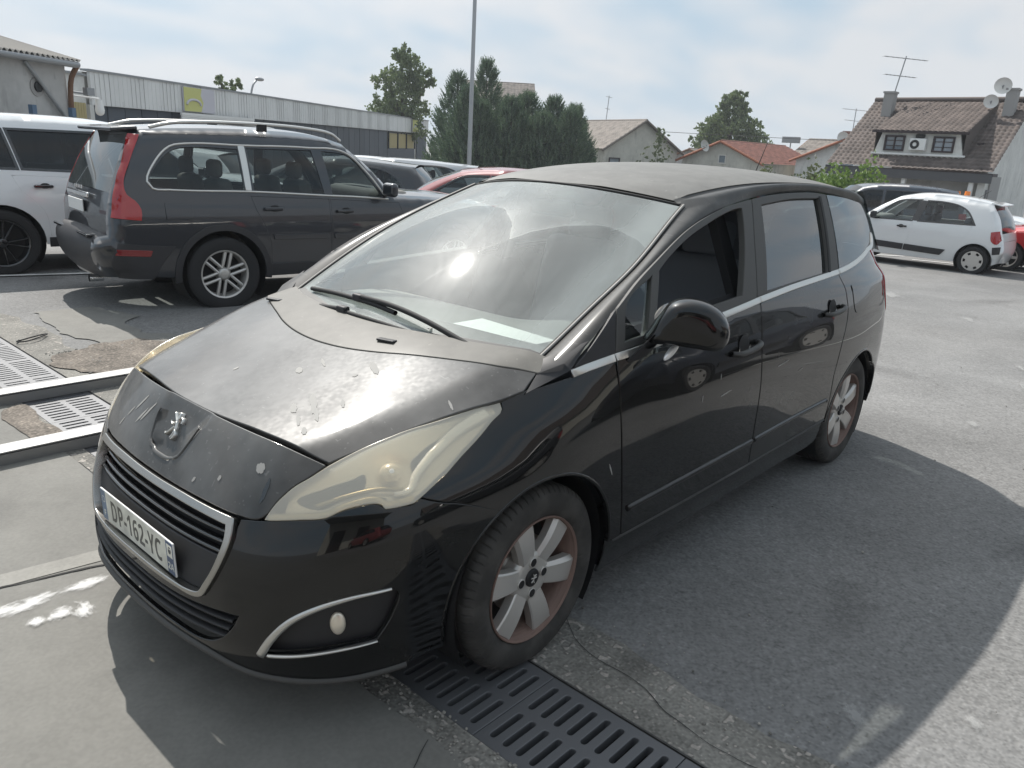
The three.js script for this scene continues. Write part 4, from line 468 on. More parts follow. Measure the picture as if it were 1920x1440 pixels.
// --- charcoal estate-like off-roader
const longer = (S, a, b, d) => { const f0 = (x) => x > 1.6 ? x : x > .2 ? 1.6 - (1.6 - x) * .84 : -.95 + (x + .95) * 1.374 / 1.15, f = (x) => x > b ? x + d : x > a ? x + d * (x - a) / (b - a) : f0(x), q = (l) => l.map(([x, ...r]) => [f(x), ...r]); S.segs = S.segs.map(([n, m, p]) => [n, m, q(p)]); S.windows = S.windows.map(q); S.doors = S.doors.map(q); S.mirrorAt = q([S.mirrorAt])[0]; S.handles = q(S.handles); S.details = S.details.map(([n, p, ...r]) => [n, q(p), ...r]); for (const e of S.extra) { const p = e[1].attributes.position; for (let i = 0; i < p.count; i++) p.setX(i, f(p.getX(i))); } return S; };
const suv = makeCar('charcoal_suv', longer({
  wb: 2.857, R: .365, arch: .425, floor: .36, track: 1.63, paint: C.grey, glass: glassMid, belt: 1.12, seatX: 1.5, seatMat: beige, wheel: simpleWheel(.365, .235, .235, 'twin', M.silver), archTrim: plastic, cell: .07,
  width: bodyWidth(.948), plan: [[-1, -.5, .2, 1.4, 2.6, 3.4, 4], [.90, .955, .99, 1, .995, .965, .93]],
  segs: [['front_bumper', plastic, [[-.84, .30, .3, .10], [-.93, .42, .32, .12], [-.93, .66, .32, .12]]], ['grille', M.black, [[-.93, .66, .3, .12], [-.90, .90, .24, .08]]], ['bonnet', C.grey, [[-.90, .90, .22, .07], [-.75, 1.0, .16, .05], [-.1, 1.09, .12, .05], [.66, 1.13, .10, .05]]], ['windscreen', glassMid, [[.66, 1.13, .10, .06], [.98, 1.42, .10, .05], [1.32, 1.66, .10, .03]]], ['roof', C.grey, [[1.32, 1.66, .10, .03], [1.62, 1.725, .11, .03], [2.4, 1.755, .11, .03], [3.1, 1.73, .11, .03], [3.44, 1.695, .10, .02]]], ['rear_window', glassPale, [[3.42, 1.67, .10, .02], [3.56, 1.42, .10, .04], [3.68, 1.14, .10, .05]]], ['tailgate', C.grey, [[3.68, 1.14, .10, .05], [3.73, .95, .12, .05], [3.74, .76, .14, .05]]], ['rear_bumper', plastic, [[3.74, .76, .16, .05], [3.84, .72, .22, .06], [3.85, .52, .24, .06], [3.74, .36, .24, .05]]]],
  windows: [[[2.60, 1.185, 1], [2.60, 1.565, 1], [3.02, 1.565], [3.14, 1.54], [3.27, 1.40], [3.345, 1.27], [3.33, 1.205], [3.27, 1.195]], [[1.73, 1.148, 1], [1.80, 1.58, 1], [2.50, 1.575, 1], [2.50, 1.18, 1]], [[.90, 1.115, 1], [1.08, 1.32], [1.32, 1.535], [1.68, 1.578, 1], [1.63, 1.142, 1]]],
  doors: [[[1.69, 1.092, 1], [2.54, 1.12, 1], [2.50, .98], [2.44, .86], [2.38, .70], [2.37, .46, 1], [1.70, .44, 1]], [[.66, 1.05, 1], [1.67, 1.09, 1], [1.68, .44, 1], [.58, .43, 1], [.52, .7]]], handles: [[2.33, 1.0], [1.50, .97]],
  mirrorAt: [.88, 1.20, 1.02],
  details: [['bumper_side', [[3.22, .66, 1], [3.40, .67], [3.68, .70, 1], [3.74, .52], [3.68, .38, 1], [3.40, .36, 1], [3.32, .50]], plastic, .010], ['sill_trim', [[.45, .43, 1], [2.42, .45, 1], [2.42, .33, 1], [.45, .33, 1]], plastic, .012], ['rubbing_strip', [[1.73, .735, 1], [2.34, .745, 1], [2.34, .70, 1], [1.73, .69, 1]], C.grey, .016], ['rubbing_strip', [[.72, .715, 1], [1.65, .732, 1], [1.65, .688, 1], [.72, .672, 1]], C.grey, .016],
    ['tail_light', [[3.36, 1.655, 1], [3.43, 1.66, 1], [3.54, 1.43], [3.65, 1.17], [3.71, .93, 1], [3.47, .905, 1], [3.46, 1.00], [3.50, 1.075], [3.565, 1.13], [3.575, 1.22], [3.48, 1.44]], M.redLens, .008], ['rear_reflector', [[3.40, .625, 1], [3.70, .645, 1], [3.71, .595, 1], [3.42, .575, 1]], M.redLensDark, .014], ['fuel_flap', [[3.08, 1.05, 1], [3.26, 1.055, 1], [3.26, .91, 1], [3.09, .91, 1]], C.grey, .009], ['chrome_pillar', [[2.53, 1.175, 1], [2.525, 1.60, 1], [2.585, 1.60, 1], [2.585, 1.18, 1]], M.chromeDull, .008]],
  extra: [['window_chrome', null, null]].filter(() => false).concat(
    [1, -1].map((s) => ['roof_rail', tube([[1.38, 1.69, s * .66], [1.50, 1.755, s * .655], [1.85, 1.80, s * .65], [2.5, 1.812, s * .645], [3.0, 1.795, s * .64], [3.14, 1.775, s * .635], [3.27, 1.73, s * .63]], .017, 8, 60), M.chromeDull]),
    [1, -1].map((s) => ['roof_rail_foot', box(.10, .07, .03, 2.3, 1.775, s * .648), M.black]),
    [['rear_spoiler', rbox(.24, .035, 1.14, .015).rotateZ(-.10).translate(3.46, 1.705, 0), C.grey], ['number_plate', rbox(.012, .11, .52, .004, 3.795, .985, 0), M.white], ['tailgate_chrome_bar', rbox(.03, .05, .72, .012, 3.765, 1.09, 0), M.chrome], ['silver_skid_plate', gridGeo(6, 16, (a, b) => { const z = (b * 2 - 1) * .62; return { x: 3.86 - .06 * a - .10 * (2 * b - 1) ** 2, y: lerp(.46, .34, a), z }; }), M.silver], ['exhaust_tip', cyl(.035, .035, .12, 16, true).rotateZ(Math.PI / 2).translate(3.79, .33, -.45), M.chrome], ['bumper_step', rbox(.12, .03, 1.24, .012, 3.82, .745, 0), M.gloss], ['badge_letters', merge([0, 1, 2, 3, 4].map((i) => rbox(.008, .035, .028, .004, 3.755, 1.15, -.12 + i * .06))), M.chrome]]),
}, 2.95, 3.3, .13), 'charcoal grey off-road estate with silver twin-spoke wheels and tall red tail lights', 'car');
{ // bright window lines
  const S = suv; const B = carBody({ ...{ segs: [['r', null, [[-.84, .30, .3, .1], [-.93, .66, .32, .12], [.06, 1.09, .12, .05], [.81, 1.13, .1, .05], [1.365, 1.66, .10, .03], [2.4, 1.755, .11, .03], [3.57, 1.69, .1, .02], [3.81, 1.14, .1, .05], [3.97, .72, .22, .06], [3.87, .36, .24, .05]]]], width: bodyWidth(.948), plan: [[-1, -.5, .2, 1.4, 2.6, 3.4, 4], [.90, .955, .99, 1, .995, .965, .93]] } });
  for (const s of [0, 1]) for (const l of [[[.945, 1.09], [1.35, 1.115], [1.70, 1.128], [2.5, 1.163], [3.32, 1.176], [3.46, 1.188], [3.50, 1.25], [3.43, 1.39], [3.245, 1.565], [3.09, 1.595], [2.55, 1.60], [1.85, 1.605], [1.40, 1.572], [1.147, 1.345], [.98, 1.12]]]) put('window_chrome', bead(B.side, outline(l, .05, false), .011, .012, { mirror: s, mid: V3(1.4, .7, 0) }), M.chromeDull, S);
  sheen(S);
}
suv.position.set(5.01, -.055, -5.62); suv.rotation.y = Math.PI - .11;
// --- white luxury off-roader
const rrSpec = (p, cell) => ({
  wb: 2.92, R: .385, arch: .44, floor: .36, track: 1.68, paint: p, glass: glassDark, belt: 1.18, seatX: 1.4, wheel: simpleWheel(.385, .27, .27, 'dark', M.gloss), cell, frame: M.gloss,
  width: bodyWidth(.985), plan: [[-1, -.5, .2, 1.4, 2.6, 3.4, 4.2], [.90, .955, .99, 1, .995, .965, .93]],
  segs: [['front_bumper', p, [[-.80, .32, .3, .10], [-.89, .44, .32, .12], [-.90, .70, .32, .12]]], ['grille', M.black, [[-.90, .70, .3, .12], [-.88, .94, .24, .08]]], ['bonnet', p, [[-.88, .94, .20, .07], [-.72, 1.06, .14, .05], [-.2, 1.13, .12, .05], [.45, 1.18, .10, .05]]], ['windscreen', glassDark, [[.45, 1.18, .10, .06], [.82, 1.48, .10, .05], [1.18, 1.72, .10, .03]]], ['roof', p, [[1.18, 1.72, .10, .03], [1.5, 1.79, .11, .03], [2.4, 1.83, .11, .03], [3.2, 1.80, .11, .03], [3.75, 1.74, .10, .02]]], ['rear_window', glassDark, [[3.73, 1.72, .10, .02], [3.85, 1.48, .10, .04], [3.94, 1.22, .10, .05]]], ['tailgate', p, [[3.94, 1.22, .10, .05], [3.98, 1.0, .12, .05], [3.98, .78, .14, .05]]], ['rear_bumper', p, [[3.98, .78, .16, .05], [4.05, .72, .22, .06], [4.05, .52, .24, .06], [3.95, .36, .24, .05]]]],
  windows: [[[2.68, 1.24, 1], [2.76, 1.66, 1], [3.50, 1.64], [3.66, 1.52], [3.70, 1.27, 1]], [[1.70, 1.21, 1], [1.78, 1.665, 1], [2.70, 1.665, 1], [2.62, 1.24, 1]], [[.66, 1.17, 1], [.90, 1.40], [1.22, 1.63], [1.70, 1.665, 1], [1.63, 1.205, 1]]],
  doors: [[[1.66, 1.13, 1], [2.74, 1.16, 1], [2.68, 1.0], [2.55, .86], [2.46, .72], [2.43, .46, 1], [1.67, .45, 1]], [[.50, 1.10, 1], [1.64, 1.125, 1], [1.65, .45, 1], [.58, .43, 1], [.52, .7]]], handles: [[2.45, 1.04], [1.45, 1.02]], handleMat: M.gloss, mirrorAt: [.62, 1.24, 1.06], mirrorMat: M.gloss,
  details: [['sill_trim', [[.46, .42, 1], [2.45, .44, 1], [2.45, .33, 1], [.46, .33, 1]], plastic, .010], ['tail_light', [[3.72, 1.16, 1], [3.93, 1.17, 1], [3.95, .98, 1], [3.72, 1.0, 1]], M.redLensDark, .008]],
});
const whiteSuv = makeCar('white_suv', rrSpec(C.white, .08), 'white luxury off-roader with gloss black wheels at the left edge', 'car');
whiteSuv.position.set(.98 + 2.92, -.03, -8.62); whiteSuv.rotation.y = Math.PI - .06; whiteSuv.scale.y = .955;
// --- small white city car
const twin = makeCar('white_city_car', {
  wb: 2.49, R: .295, arch: .345, floor: .24, track: 1.44, paint: C.white, glass: glassClear, belt: .98, seatX: 1.05, wheel: simpleWheel(.295, .212, .175, 'cap', M.silver), cell: .06,
  width: [[.2, .35, .6, .85, .95, 1.05, 1.2, 1.4, 1.5, 1.6], [.77, .80, .825, .82, .805, .775, .725, .65, .60, .54]], plan: [[-1, -.4, .3, 1.2, 2.2, 2.8, 3.2], [.90, .955, .99, 1, .99, .96, .93]],
  segs: [['front_bumper', C.white, [[-.52, .20, .3, .12], [-.61, .35, .3, .13], [-.58, .62, .28, .11]]], ['bonnet', C.white, [[-.58, .62, .26, .10], [-.48, .80, .18, .06], [-.15, .92, .13, .05], [.12, .985, .10, .05]]], ['windscreen', glassClear, [[.12, .985, .10, .06], [.45, 1.24, .10, .05], [.80, 1.46, .10, .03]]], ['roof', C.white, [[.80, 1.46, .10, .03], [1.15, 1.535, .11, .03], [1.7, 1.545, .11, .03], [2.3, 1.49, .11, .03], [2.62, 1.44, .10, .02]]], ['rear_window', glassDark, [[2.62, 1.42, .10, .02], [2.80, 1.15, .12, .04], [2.90, .88, .12, .05]]], ['tailgate', C.white, [[2.90, .88, .14, .05], [2.95, .72, .16, .05]]], ['rear_bumper', C.white, [[2.95, .72, .18, .05], [2.98, .50, .22, .06], [2.92, .28, .22, .05]]]],
  windows: [[[.36, .985, 1], [.62, 1.21], [.86, 1.37], [1.27, 1.415, 1], [1.19, 1.0, 1]], [[1.32, 1.0, 1], [1.41, 1.41, 1], [1.72, 1.405], [2.02, 1.355], [2.20, 1.26], [2.38, 1.02, 1]]], frame: M.gloss,
  doors: [[[.20, .93, 1], [1.19, .965, 1], [1.17, .6], [1.10, .30, 1], [.36, .28, 1], [.24, .6]], [[1.215, .965, 1], [2.36, .975, 1], [2.28, .80], [2.12, .60], [2.0, .42], [1.90, .31, 1], [1.125, .30, 1], [1.19, .6]]], handles: [[1.02, .86]], handleMat: M.black, mirrorAt: [.42, 1.06, .92], mirrorMat: plastic,
  details: [['pillar_trim', [[1.215, .995, 1], [1.295, 1.415, 1], [1.385, 1.412, 1], [1.295, .995, 1]], M.gloss, .004], ['side_protector', [[.40, .515, 1], [1.11, .49, 1], [1.10, .37, 1], [.40, .395, 1]], plastic, .018], ['side_protector', [[1.135, .49, 1], [1.95, .46, 1], [1.86, .345, 1], [1.12, .37, 1]], plastic, .018], ['tail_light', [[2.72, .90, 1], [2.86, .93, 1], [2.92, .76, 1], [2.86, .67], [2.76, .72]], M.redLens, .008], ['rear_grille', [[2.80, .60, 1], [2.93, .62, 1], [2.93, .48, 1], [2.82, .46, 1]], plastic, .008]],
  extra: [['rear_spoiler', rbox(.22, .03, 1.0, .012).rotateZ(-.2).translate(2.66, 1.44, 0), C.white], ['roof_aerial', rod([2.2, 1.52, .1], [2.42, 1.70, .1], .006, 6, .003), M.black]],
}, 'small white five-door city car with silver hub caps beyond the people carrier', 'car');
// --- plain hatchback and estate for the rows further back
const hatchSpec = (p, roofY, L, cell) => ({
  wb: 2.62, R: .315, arch: .365, floor: .26, track: 1.53, paint: p, glass: glassMid, belt: .98, seatX: 1.25, wheel: simpleWheel(.315, .215, .205, 'five', M.silver), cell, frame: M.gloss,
  width: [[.2, .35, .6, .85, .95, 1.05, 1.2, 1.4, 1.5, 1.6], [.82, .86, .89, .885, .87, .835, .775, .69, .63, .57]], plan: [[-1, -.4, .3, 1.2, 2.2, 3, 3.6], [.88, .95, .99, 1, .99, .95, .90]],
  segs: [['front_bumper', p, [[-.78, .22, .3, .14], [-.86, .38, .3, .15], [-.84, .60, .28, .12]]], ['bonnet', p, [[-.84, .60, .26, .12], [-.74, .76, .18, .07], [-.3, .89, .13, .05], [.25, .98, .10, .05]]], ['windscreen', glassMid, [[.25, .98, .10, .06], [.70, 1.24, .10, .05], [1.10, roofY - .05, .10, .03]]], ['roof', p, [[1.10, roofY - .05, .10, .03], [1.5, roofY, .11, .03], [2.1, roofY, .11, .03], [L - 1.25, roofY - .07, .11, .03]]], ['rear_window', glassDark, [[L - 1.25, roofY - .09, .10, .02], [L - 1.08, 1.18, .12, .04], [L - .96, .98, .12, .05]]], ['tailgate', p, [[L - .96, .98, .14, .05], [L - .90, .72, .16, .05]]], ['rear_bumper', p, [[L - .90, .72, .18, .05], [L - .86, .50, .22, .06], [L - .94, .28, .22, .05]]]],
  windows: [[[.52, .985, 1], [.86, 1.19], [1.18, roofY - .115], [1.52, roofY - .095, 1], [1.44, 1.0, 1]], [[1.50, 1.0, 1], [1.58, roofY - .095, 1], [2.05, roofY - .10], [L - 1.75, roofY - .15], [L - 1.5, 1.16], [L - 1.45, 1.05, 1]]],
  doors: [[[.38, .93, 1], [1.45, .96, 1], [1.44, .6], [1.42, .32, 1], [.44, .31, 1], [.40, .6]], [[1.47, .96, 1], [2.40, .97, 1], [2.32, .80], [2.22, .62], [2.17, .33, 1], [1.44, .32, 1], [1.46, .6]]], handles: [[1.28, .86], [2.22, .88]], mirrorAt: [.60, 1.04, .97],
  details: [['tail_light', [[L - 1.22, .97, 1], [L - .99, .99, 1], [L - .92, .82, 1], [L - 1.12, .80]], M.redLens, .008], ['headlight', [[-.66, .74, 1], [-.40, .80], [-.36, .76], [-.6, .64, 1]], M.clearLens, .008]],
});
const G = 'cars parked in the rows of the yard';
const place = (proto, from, to, label, px, pz, turn) => { const c = copyOf(proto, label, [px, groundY(px, pz), pz], turn, new Map([[from, to]])); c.userData.category = 'car'; c.userData.group = G; return sheen(c); };
const hatch = makeCar('parked_hatchback', hatchSpec(C.black, 1.46, 4.35, .11), 'black hatchback with red tail light behind the charcoal off-roader', 'car'); hatch.userData.group = G;
const estate = makeCar('parked_estate', hatchSpec(C.silver, 1.50, 4.75, .11), 'silver estate parked right of the black hatchback', 'car'); estate.userData.group = G;
const set = (c, x, z, t) => { c.position.set(x, groundY(x, z), z); c.rotation.y = t; };
set(twin, 17.45, -4.08, Math.PI / 2 * -1); set(hatch, 5.6, -10.85, -.85); set(estate, 8.31, -12.64, -.85);
// ---------- the dark people carrier: its surfaces (x to the rear, y up, z to its left; origin under the front axle) ----------
const beltY = [.14, .22, .30, .40, .46, .56, .66, .75, .82, .88, .94, 1.00, 1.06, 1.14];
const beltX = [-.9, -.37, 0, .35, .8, 1.35, 2.0, 2.7, 3.1, 3.5];
const beltW = splineTable(beltX, beltY, [
  [.77, .80, .822, .835, .842, .848, .838, .80, .745, .69, .63, .57, .50, .42],
  [.775, .808, .828, .840, .846, .856, .860, .834, .782, .727, .665, .60, .53, .44],
  [.83, .865, .885, .892, .897, .902, .902, .894, .878, .856, .820, .775, .715, .64],
  [.84, .872, .893, .900, .903, .906, .909, .908, .903, .896, .886, .870, .848, .81],
  [.84, .872, .894, .900, .903, .909, .915, .917, .914, .908, .899, .885, .868, .84],
  [.84, .872, .894, .900, .903, .909, .916, .919, .916, .910, .901, .887, .871, .845],
  [.84, .872, .894, .900, .903, .909, .916, .919, .917, .911, .902, .888, .872, .848],
  [.84, .870, .890, .902, .907, .913, .918, .918, .914, .907, .898, .884, .867, .845],
  [.82, .85, .867, .877, .880, .884, .886, .884, .879, .872, .861, .848, .832, .812],
  [.78, .81, .827, .837, .84, .844, .846, .844, .839, .832, .821, .808, .792, .77]]);
const noseX = spline([.13, .17, .23, .30, .36, .48, .58, .66, .72, .79, .84, .88, .92, .96, 1.0], [-.84, -.90, -.928, -.935, -.93, -.915, -.885, -.848, -.815, -.772, -.735, -.69, -.62, -.5, -.35]);
const tailX = spline([.14, .25, .35, .5, .7, .9, 1.1, 1.3, 1.6], [3.50, 3.57, 3.60, 3.61, 3.58, 3.56, 3.53, 3.44, 3.22]);
const J0 = -.37, J1 = 3.0, SEN = 2 / 2.5;
// u 0..1 nose to corner, then metres along the side, then 0..1 round the tail
const ghW = spline([-.2, .02, .3, .8, 1.3, 2.0, 2.6, 3.1, 3.5], [.74, .795, .842, .864, .868, .862, .842, .795, .74]);
const ghTop = (y) => { const d = y - 1.06; return d < 0 ? .2 * d : .34 * d + .28 * d * d; };
const skinZ = (x, y) => { const k = x > .2 ? smooth(1.05, 1.15, y) : 0; return k > 0 ? lerp(beltW(x, Math.min(y, 1.16)), ghW(x) - ghTop(y), k) : beltW(x, y); };
function belt(u, y) {
  if (u < 1) {
    const a = clamp(u, -1, 1) * Math.PI / 2, c = Math.pow(Math.max(Math.cos(a), 0), SEN), s = Math.sign(a) * Math.pow(Math.abs(Math.sin(a)), SEN), xf = noseX(y);
    const x = J0 - (J0 - xf) * c; return V3(x, y, beltW(x, y) * s);
  }
  const x = J0 + u - 1; if (x <= J1) return V3(x, y, skinZ(x, y));
  const a = (1 - Math.min(x - J1, 1)) * Math.PI / 2, n = 2 / 3, c = Math.pow(Math.max(Math.cos(a), 0), n), s = Math.sign(a) * Math.pow(Math.abs(Math.sin(a)), n), xr = tailX(y);
  const xx = J1 + (xr - J1) * c; return V3(xx, y, skinZ(xx, y) * s);
}
// greenhouse side
function house(x, y) { return V3(x, y, ghW(x) - ghTop(y)); }
// bonnet: centre line, edge line
const hoodC = spline([-.74, -.66, -.5, -.3, -.1, .1, .25], [.846, .867, .911, .973, 1.036, 1.072, 1.084]);
const hoodE = spline([-.8, -.625, -.4, -.12, .02, .2], [.765, .819, .878, .945, .977, 1.015]);
const hoodZ = spline([-.8, -.625, -.4, -.12, .02, .2], [.50, .616, .705, .785, .80, .81]);
function hood(x, z) {
  const q = Math.abs(z) / hoodZ(x), c = hoodC(x), e = hoodE(x), sp = (v, a, b) => b * Math.log1p(Math.exp((v - a) / b)), k = .16 * q * q + .34 * sp(q, .5, .05) / sp(1, .5, .05) + .50 * sp(q, .85, .018) / sp(1, .85, .018);
  return V3(x, c - (c - e) * k, z);
}
// windscreen: t 0 at the base, 1 at the roof edge
const wsW = (t) => lerp(.80, .592, t);
function screen(t, z) {
  const q = z / wsW(t), bx = lerp(.02, .20, q * q), by = 1.075 - .055 * q * q, tx = lerp(1.02, 1.16, q * q), ty = 1.552 - .052 * q * q, b = Math.sin(Math.PI * clamp(t, -.1, 1.1));
  return V3(lerp(bx, tx, t) - .018 * b, lerp(by, ty, t) + .028 * b, z);
}
// roof
const roofC = spline([.9, 1.02, 1.3, 1.7, 2.2, 2.7, 3.1, 3.3], [1.51, 1.552, 1.606, 1.637, 1.641, 1.622, 1.585, 1.555]);
const roofZ = spline([.9, 1.15, 1.5, 2.2, 2.8, 3.2, 3.4], [.58, .595, .605, .605, .59, .565, .55]);
const roofDrop = spline([.9, 1.15, 1.5, 2.2, 2.8, 3.3], [.075, .08, .078, .07, .062, .055]);
function roof(x, z) { const q = Math.abs(z) / roofZ(x); return V3(x, roofC(x) - roofDrop(x) * (.72 * q * q + .28 * Math.pow(q, 6)), z); }
// bird droppings and spatter: position, length, width, direction, seed
const DROPS = [[-.27, .36, .045, .012, -1.15, 11], [-.33, .34, .010, .008, 0, 12], [-.40, .13, .022, .013, -1.0, 13], [-.33, .165, .035, .005, -1.1, 14], [-.50, .36, .07, .010, -1.0, 15], [-.55, .33, .03, .010, -1.0, 16], [-.53, .42, .04, .007, -1.0, 17], [-.45, .44, .025, .006, -1.0, 18], [-.58, .40, .03, .006, -1.0, 19], [-.60, .46, .02, .008, -1.0, 20], [-.25, .70, .02, .004, -1.2, 21], [.02, .3, .012, .006, 0, 22], [-.5, -.1, .012, .006, 0, 23]];
const NDROPS = [[.33, .785, .016, .013, .5, 31], [-.11, .79, .035, .004, 1.2, 33], [-.13, .77, .03, .004, 1.2, 34], [-.17, .80, .03, .004, 1.2, 35], [-.2, .76, .02, .003, 1.2, 36], [-.22, .72, .015, .003, 1.2, 37], [.2, .73, .008, .005, 1.2, 38], [.12, .70, .008, .004, 1.2, 39], [.36, .735, .035, .007, 1.3, 40, 1]];
// ---------- the dark grey people carrier in front ----------
{
  const car = thing('people_carrier', 'dusty black people carrier with open driver window and yellowed headlights, in front over the drain', 'car');
  const P = (n, g, m, p = car, l) => put(n, g, m, p, l);
  const both = (name, map, out, holes, o, mat, parent = car, lab) => [false, true].map((mirror) => put(name, panel(map, out, holes, { ...o, mirror }), mat, parent, lab));
  const arc = (cx, cy, r, a0, a1, n = 22) => [...Array(n + 1)].map((_, i) => { const a = lerp(a0, a1, i / n) * Math.PI / 180; return [cx + r * Math.cos(a), cy + r * Math.sin(a)]; });
  const FX = 1.37, RX = 4.097, dent = (u, y) => { const z = belt(u, y).z, q = Math.abs(z) / lerp(.070, .150, smooth(.715, .87, y)); return .017 * smooth(1.06, .86, q) * smooth(.708, .728, y) * smooth(.885, .80, y); };
  const nose = (u, y) => { const p = belt(u, y); p.x += dent(u, y); return p; };
  const mirrorPts = (a) => [...a, ...a.slice().reverse().map(([u, y, k]) => [-u, y, k])];
  // bonnet
  const hf = [[-.7045, 0], [-.702, .12], [-.693, .22], [-.679, .32], [-.663, .428], [-.645, .54], [-.622, .612, 1]], hs = [[-.527, .645], [-.423, .674], [-.321, .708], [-.214, .746], [-.117, .782], [-.032, .799, 1], [.060, .770, 1]], hr = [[.015, .725], [-.030, .68], [-.070, .60], [-.115, .50], [-.154, .405], [-.199, .285], [-.231, .15], [-.243, 0]];
  const half = [...hf, ...hs, ...hr], hoodOut = inset(outline([...half, ...half.slice(1, -1).reverse().map(([x, z, k]) => [x, -z, k])], .022), .005);
  const bonnet = P('bonnet', panel(hood, hoodOut, [], { cell: .028, top: 1, turn: .018 }), M.hood, car, 'dusty bonnet with bird droppings');
  // cowl between bonnet and windscreen
  const cowlIn = [[.060, .774, 1], ...hr], cowlHalf = [...cowlIn.map(([x, z, k]) => [x, z, k])], back = [[-.052, 0], [-.044, .15], [-.028, .26], [-.004, .38], [.026, .486], [.07, .59], [.12, .69], [.165, .78, 1]];
  const cowlOut = inset(outline([...cowlHalf, ...cowlHalf.slice(0, -1).reverse().map(([x, z, k]) => [x, -z, k]), ...back.slice().reverse().map(([x, z, k]) => [x, -z, k]), ...back.slice(1)], .022), .003);
  const cowl = P('cowl_panel', panel((x, z) => hood(x, z).add(V3(0, .002, 0)), cowlOut, [], { cell: .04, top: 1, turn: .02 }), M.cowl);
  for (const [x, z] of [[-.073, -.553], [-.135, .255]]) P('washer_nozzle', rbox(.026, .009, .075, .004).rotateY(.2).rotateX(-.02).translate(x, hood(x, z).y + .005, z), M.trim, cowl);
  P('cowl_grille', gridGeo(8, 30, (a, b) => { const z = lerp(-.76, .76, b), q = Math.abs(z) / .8, x = lerp(lerp(-.058, .14, q * q), lerp(.10, .24, q * q), a); return { x, y: hood(x, z).y - .012 + .01 * a * (1 - q), z }; }), M.trimDust);
  // nose panel with badge
  const nt = [[.02, .8625], [.12, .8615], [.261, .857], [.378, .850], [.49, .836], [.575, .8215, 1], [.506, .788], [.446, .757], [.404, .718], [.384, .686], [.360, .667], [.29, .661], [.16, .664], [.02, .6635]];
  const nosePanel = P('nose_panel', panel(nose, inset(outline([...nt, ...nt.slice().reverse().map(([u, y, k]) => [-u, y, k])], .015), .0045), [], { cell: .02, turn: .018, uv: (p) => [p.z, p.y] }), M.hood, car, 'dusty nose panel with white spatter');
  { // badge: a rampant beast built from rounded strokes, standing proud of the recess
    const L = [[[-.016, .824], [-.008, .810], [-.002, .799], [.0004, .778], [.0006, .758], [-.0006, .748]], [[-.0006, .832], [-.0008, .814], [-.0014, .798]], [[-.002, .784], [-.007, .770], [-.017, .752], [-.020, .757]], [[0, .808], [.003, .818], [.008, .814], [.009, .800]], [[-.002, .797], [-.010, .788], [-.018, .795]], [[.0004, .776], [.004, .766], [.0035, .750], [.001, .745]]], W = [.0075, .013, .0065, .006, .006, .0065];
    P('badge_recess_lip', bead(nose, outline([[-.070, .815], [-.055, .765], [-.040, .728], [-.018, .712], [0, .710], [.018, .712], [.040, .728], [.055, .765], [.070, .815]], .01, false), (t) => .007 * Math.sin(Math.PI * clamp(t, .02, .98)), .004), M.hood, nosePanel);
    P('lion_badge', merge(L.map((l, i) => bead(nose, outline(l.map(([u, y]) => [u * .85, .789 + (y - .789) * .86]), .004, false), (t) => .8 * W[i] * (1 - .45 * Math.abs(t - .4)), .013))), M.chromeDull, nosePanel);
  }
  // grille
  const gO = [[0, .6555], [.1, .657], [.2, .654], [.291, .651, 1], [.299, .611], [.297, .572], [.283, .511], [.258, .447], [.245, .422], [.225, .411], [.15, .410], [0, .413]], gI = [[0, .640], [.1, .6405], [.2, .638], [.276, .634, 1], [.284, .602], [.281, .560], [.268, .502], [.246, .450], [.234, .427], [.21, .418], [.12, .4175], [0, .4205]];
  const ring = (a) => outline([...a, ...a.slice(1, -1).reverse().map(([u, y, k]) => [-u, y, k])], .014);
  const grille = P('grille', panel((u, y) => belt(u, y).add(V3(.045, 0, 0)), inset(ring(gO), .002), [], { cell: .04, turn: .05, uv: (p) => [p.z, p.y] }), M.black);
  P('chrome_surround', panel(belt, ring(gO), [ring(gI)], { cell: .012, lift: .012, turn: .03 }), M.chromeDark, grille);
  for (const y of [.600, .573, .546]) P('grille_bar', bead((u, v) => belt(u, v).add(V3(.03, 0, 0)), outline([[-.262, y], [-.1, y], [0, y], [.1, y], [.262, y]], .02, false), .0085, .018), M.gloss, grille);
  P('plate_panel', panel((u, y) => belt(u, y).add(V3(.014, 0, 0)), ring([[0, .538], [.1, .538], [.268, .536, 1], [.261, .500], [.240, .452], [.226, .430], [.2, .4235], [.12, .4225], [0, .4255]]), [], { cell: .04, turn: .02, uv: (p) => [p.z, p.y] }), M.trim, grille);
  { // number plate with its own lettering
    const c = document.createElement('canvas'); c.width = 1040; c.height = 220; const g = c.getContext('2d');
    g.fillStyle = '#d9d8cc'; g.fillRect(0, 0, 1040, 220); g.fillStyle = '#5d7590'; g.fillRect(0, 0, 78, 220); g.fillStyle = '#2c4a72'; g.fillRect(952, 0, 88, 220);
    g.fillStyle = '#e8e6da'; g.font = 'bold 60px sans-serif'; g.textAlign = 'center'; g.fillText('F', 39, 190); for (let i = 0; i < 12; i++) { g.beginPath(); g.arc(39 + 22 * Math.cos(i * Math.PI / 6), 66 + 22 * Math.sin(i * Math.PI / 6), 4, 0, 7); g.fill(); }
    g.fillRect(962, 18, 68, 86); g.fillStyle = '#202a33'; g.beginPath(); g.ellipse(996, 58, 19, 25, .2, 0, 7); g.fill(); g.fillStyle = '#e8e6da'; g.fillRect(984, 44, 26, 7); g.font = 'bold 66px sans-serif'; g.fillText('2A', 996, 190);
    g.fillStyle = '#33352f'; g.font = 'bold 208px sans-serif'; g.save(); g.translate(515, 186); g.scale(.745, 1); g.fillText('DP-162-YC', 0, 0); g.restore();
